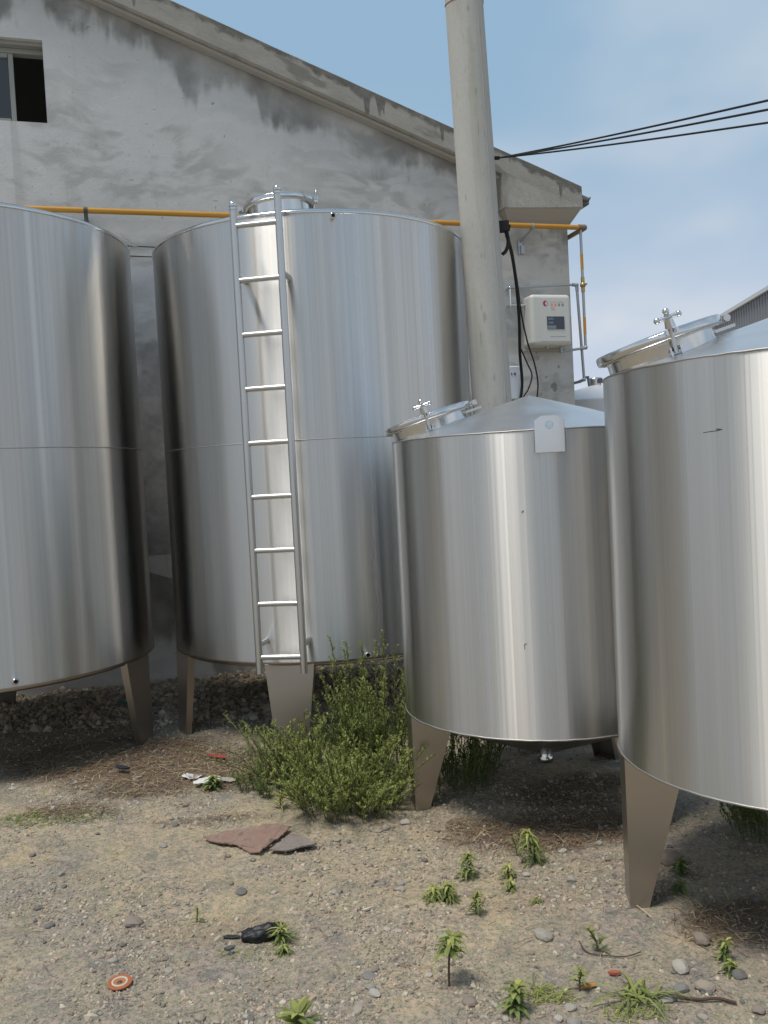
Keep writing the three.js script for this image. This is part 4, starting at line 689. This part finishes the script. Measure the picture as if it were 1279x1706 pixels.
// seedling: one stem, narrow drooping leaves in a tuft
function seedling(label, x, Z, h, n, len, wid, seed, o = {}) {
  const r = rng(seed), t = thing('seedling', label, 'seedling', [x, groundY(x, -Z) - 0.004, -Z], 0, 'small green plants in the gravel'), L = new Leaves(); t.scale.setScalar(1.32); const lx = (o.lean ?? 0.1) * h, bare0 = o.bare ?? 0.1;
  for (let k = 0; k < n; k++) {
    const u = bare0 + (1 - bare0) * (k + r()) / n, a = k * 2.4 + r(), p = V(lx * u * u, h * u, 0), e = (o.up ?? 0.55) * (1 + 0.5 * (u - 0.5)) + 0.5 * (r() - 0.5), q = V(Math.cos(a), e, Math.sin(a)).normalize(), l = 1.2 * len * (0.6 + 0.6 * r()) * (1.1 - 0.45 * u);
    const c = green(r, (o.young ?? 0.35) - 0.22 + 0.75 * Math.pow(u, 4)), d = o.droop ?? 1.3;
    // three-piece blade that arches over
    let at = p, dr = q.clone(); for (let m = 0; m < 3; m++) { const s = V(-dr.z, 0, dr.x).normalize(), w0 = 1.5 * wid * [0.45, 1, 0.7][m], w1 = 1.5 * wid * [1, 0.7, 0.05][m], nx = at.clone().addScaledVector(dr, l / 3); const A = at.clone().addScaledVector(s, w0 / 2), B = at.clone().addScaledVector(s, -w0 / 2), C = nx.clone().addScaledVector(s, w1 / 2), D = nx.clone().addScaledVector(s, -w1 / 2); L.tri(A, B, D, c); L.tri(A, D, C, c); at = nx; dr = dr.clone().add(V(0, -d * (0.45 + 0.3 * r()), 0)).normalize(); }
  }
  obj('stem', tube([V(0, -0.01, 0), V(lx * 0.25, h * 0.5, 0), V(lx, h, 0)], o.stem ?? 0.0022, 8, 5), o.bare > 0.3 ? brownStem : stemMat, t); L.mesh('leaves', leafMat, t);
}
seedling('tallest drooping seedling, right of the row below the short tank', 0.515, 3.36, 0.098, 64, 0.055, 0.0055, 601, { lean: -0.25, droop: 1.7 });
seedling('slim grass sprig just left of the tallest drooping seedling', 0.455, 3.43, 0.06, 9, 0.05, 0.003, 602, { up: 0.9, droop: 0.8, lean: -0.2 });
seedling('cone shaped drooping seedling left of the row', 0.24, 3.27, 0.072, 44, 0.044, 0.0055, 603, { droop: 1.6 });
seedling('small yellowish seedling beside white pebbles', 0.39, 3.235, 0.042, 34, 0.034, 0.0045, 604, { young: 0.55 });
seedling('tiny yellowish seedling below the white pebbles', 0.385, 3.13, 0.030, 30, 0.030, 0.004, 605, { young: 0.6 });
seedling('left half of the paired low seedlings', 0.105, 3.09, 0.036, 46, 0.042, 0.005, 606, { young: 0.45 });
seedling('right half of the paired low seedlings', 0.155, 3.085, 0.046, 52, 0.042, 0.005, 607, { young: 0.5 });
seedling('narrow upright seedling right of the paired ones', 0.243, 2.965, 0.062, 36, 0.034, 0.0045, 608, { bare: 0.2, droop: 1.6, young: 0.45 });
seedling('stalked seedling with a crown of drooping leaves on a bare stem', 0.118, 2.545, 0.118, 40, 0.058, 0.0075, 609, { bare: 0.62, droop: 1.25, stem: 0.0028, lean: 0.1, young: 0.4 });
seedling('leafy seedling at the bottom edge right of the stalked one', 0.292, 2.405, 0.064, 46, 0.036, 0.009, 610, { droop: 0.9, young: 0.35 });
seedling('broad bladed seedling at the bottom edge left of centre', -0.315, 2.375, 0.045, 26, 0.055, 0.010, 611, { droop: 0.5, up: 0.7, young: 0.45 });
seedling('thin upright sprig left of the nearest tank leg', 0.60, 2.70, 0.060, 14, 0.035, 0.005, 612, { up: 1.1, droop: 0.8, lean: -0.4 });
seedling('bushy dark seedling right of the nearest tank leg', 1.015, 3.17, 0.045, 40, 0.035, 0.006, 613, { young: 0.1 });
seedling('sparse flat seedling between nearest leg and its dark twin', 0.965, 3.03, 0.03, 22, 0.04, 0.005, 614, { young: 0.1, up: 0.3 });
seedling('bright tuft at the shadow edge on the right', 0.955, 2.60, 0.052, 40, 0.030, 0.005, 615, { young: 0.3 });
seedling('little tuft just below the bright one on the right', 0.945, 2.53, 0.030, 26, 0.028, 0.005, 616, { young: 0.25 });
seedling('small three leaved sprout beside the orange leaf', 0.492, 2.49, 0.05, 12, 0.032, 0.006, 617, { bare: 0.4, droop: 1.0 });
seedling('tiny green sprout against the white paper scrap', -0.925, 4.34, 0.055, 46, 0.045, 0.009, 618, { young: 0.15, droop: 0.8 });
seedling('feathery green tuft right of the black plastic lump', -0.415, 2.86, 0.040, 46, 0.045, 0.004, 619, { young: 0.4, up: 0.5, droop: 0.7 });
seedling('low tuft below the feathery one', -0.40, 2.78, 0.022, 24, 0.030, 0.004, 620, { young: 0.3, up: 0.4 });
seedling('tiny withered sprig in the sand left of the nearest leg', 0.46, 3.02, 0.018, 14, 0.03, 0.003, 621, { young: 0.7, up: 0.3 });
seedling('small dry grass sprig in the open gravel', -0.73, 3.03, 0.04, 7, 0.03, 0.003, 622, { young: 0.2, up: 1.2 });
seedling('yellow sprig under the front of the weed bush', -0.55, 4.02, 0.05, 30, 0.05, 0.004, 623, { young: 0.9, up: 0.8, droop: 0.6 });
// tufts of grass blades
function grass(label, x, Z, rx, rz, n, len, wid, seed, young = 0.4) {
  const r = rng(seed), t = thing('grass_tuft', label, 'grass', [x, groundY(x, -Z), -Z], 0, 'grass tufts'), L = new Leaves();
  for (let k = 0; k < n; k++) {
    const a = r() * 6.28, q = Math.sqrt(r()), bx = rx * q * Math.cos(a), bz = rz * q * Math.sin(a), az = r() * 6.28, l = len * (0.4 + 0.8 * r()), c = green(r, young); let at = V(bx, groundY(x + bx, -Z + bz) - groundY(x, -Z) - 0.003, bz), d = V(Math.cos(az), 0.5 + 1.2 * r(), Math.sin(az)).normalize();
    for (let m = 0; m < 4; m++) { const s = V(-Math.sin(az), 0, Math.cos(az)), w0 = wid * [0.6, 1, 0.85, 0.5][m], w1 = wid * [1, 0.85, 0.5, 0.03][m], nx = at.clone().addScaledVector(d, l / 4); const A = at.clone().addScaledVector(s, w0 / 2), B = at.clone().addScaledVector(s, -w0 / 2), C = nx.clone().addScaledVector(s, w1 / 2), D = nx.clone().addScaledVector(s, -w1 / 2); L.tri(A, B, D, c); L.tri(A, D, C, c); at = nx; d = d.clone().add(V(0, -0.55, 0)).normalize(); if (at.y < 0.004) d.y = Math.max(d.y, 0); }
  }
  const m = L.mesh('blades', leafMat, t); return t;
}
grass('tuft of long broad grass blades at the bottom right', 0.645, 2.43, 0.045, 0.03, 34, 0.16, 0.008, 701, 0.45);
grass('short fine grass under the long bladed tuft', 0.62, 2.37, 0.10, 0.04, 130, 0.05, 0.003, 702, 0.6);
grass('yellow green fine grass left of the orange leaf', 0.41, 2.47, 0.07, 0.04, 110, 0.055, 0.003, 703, 0.7);
grass('thin upright grass above the yellow green patch', 0.36, 2.49, 0.03, 0.03, 30, 0.08, 0.0035, 704, 0.5);
grass('patch of short dull grass near the left edge', -1.66, 4.06, 0.34, 0.09, 520, 0.055, 0.003, 705, 0.15);
grass('dry low grass right of the black plastic lump', -0.52, 2.80, 0.10, 0.04, 60, 0.035, 0.0025, 706, 0.5);
renderer.render(scene, camera);
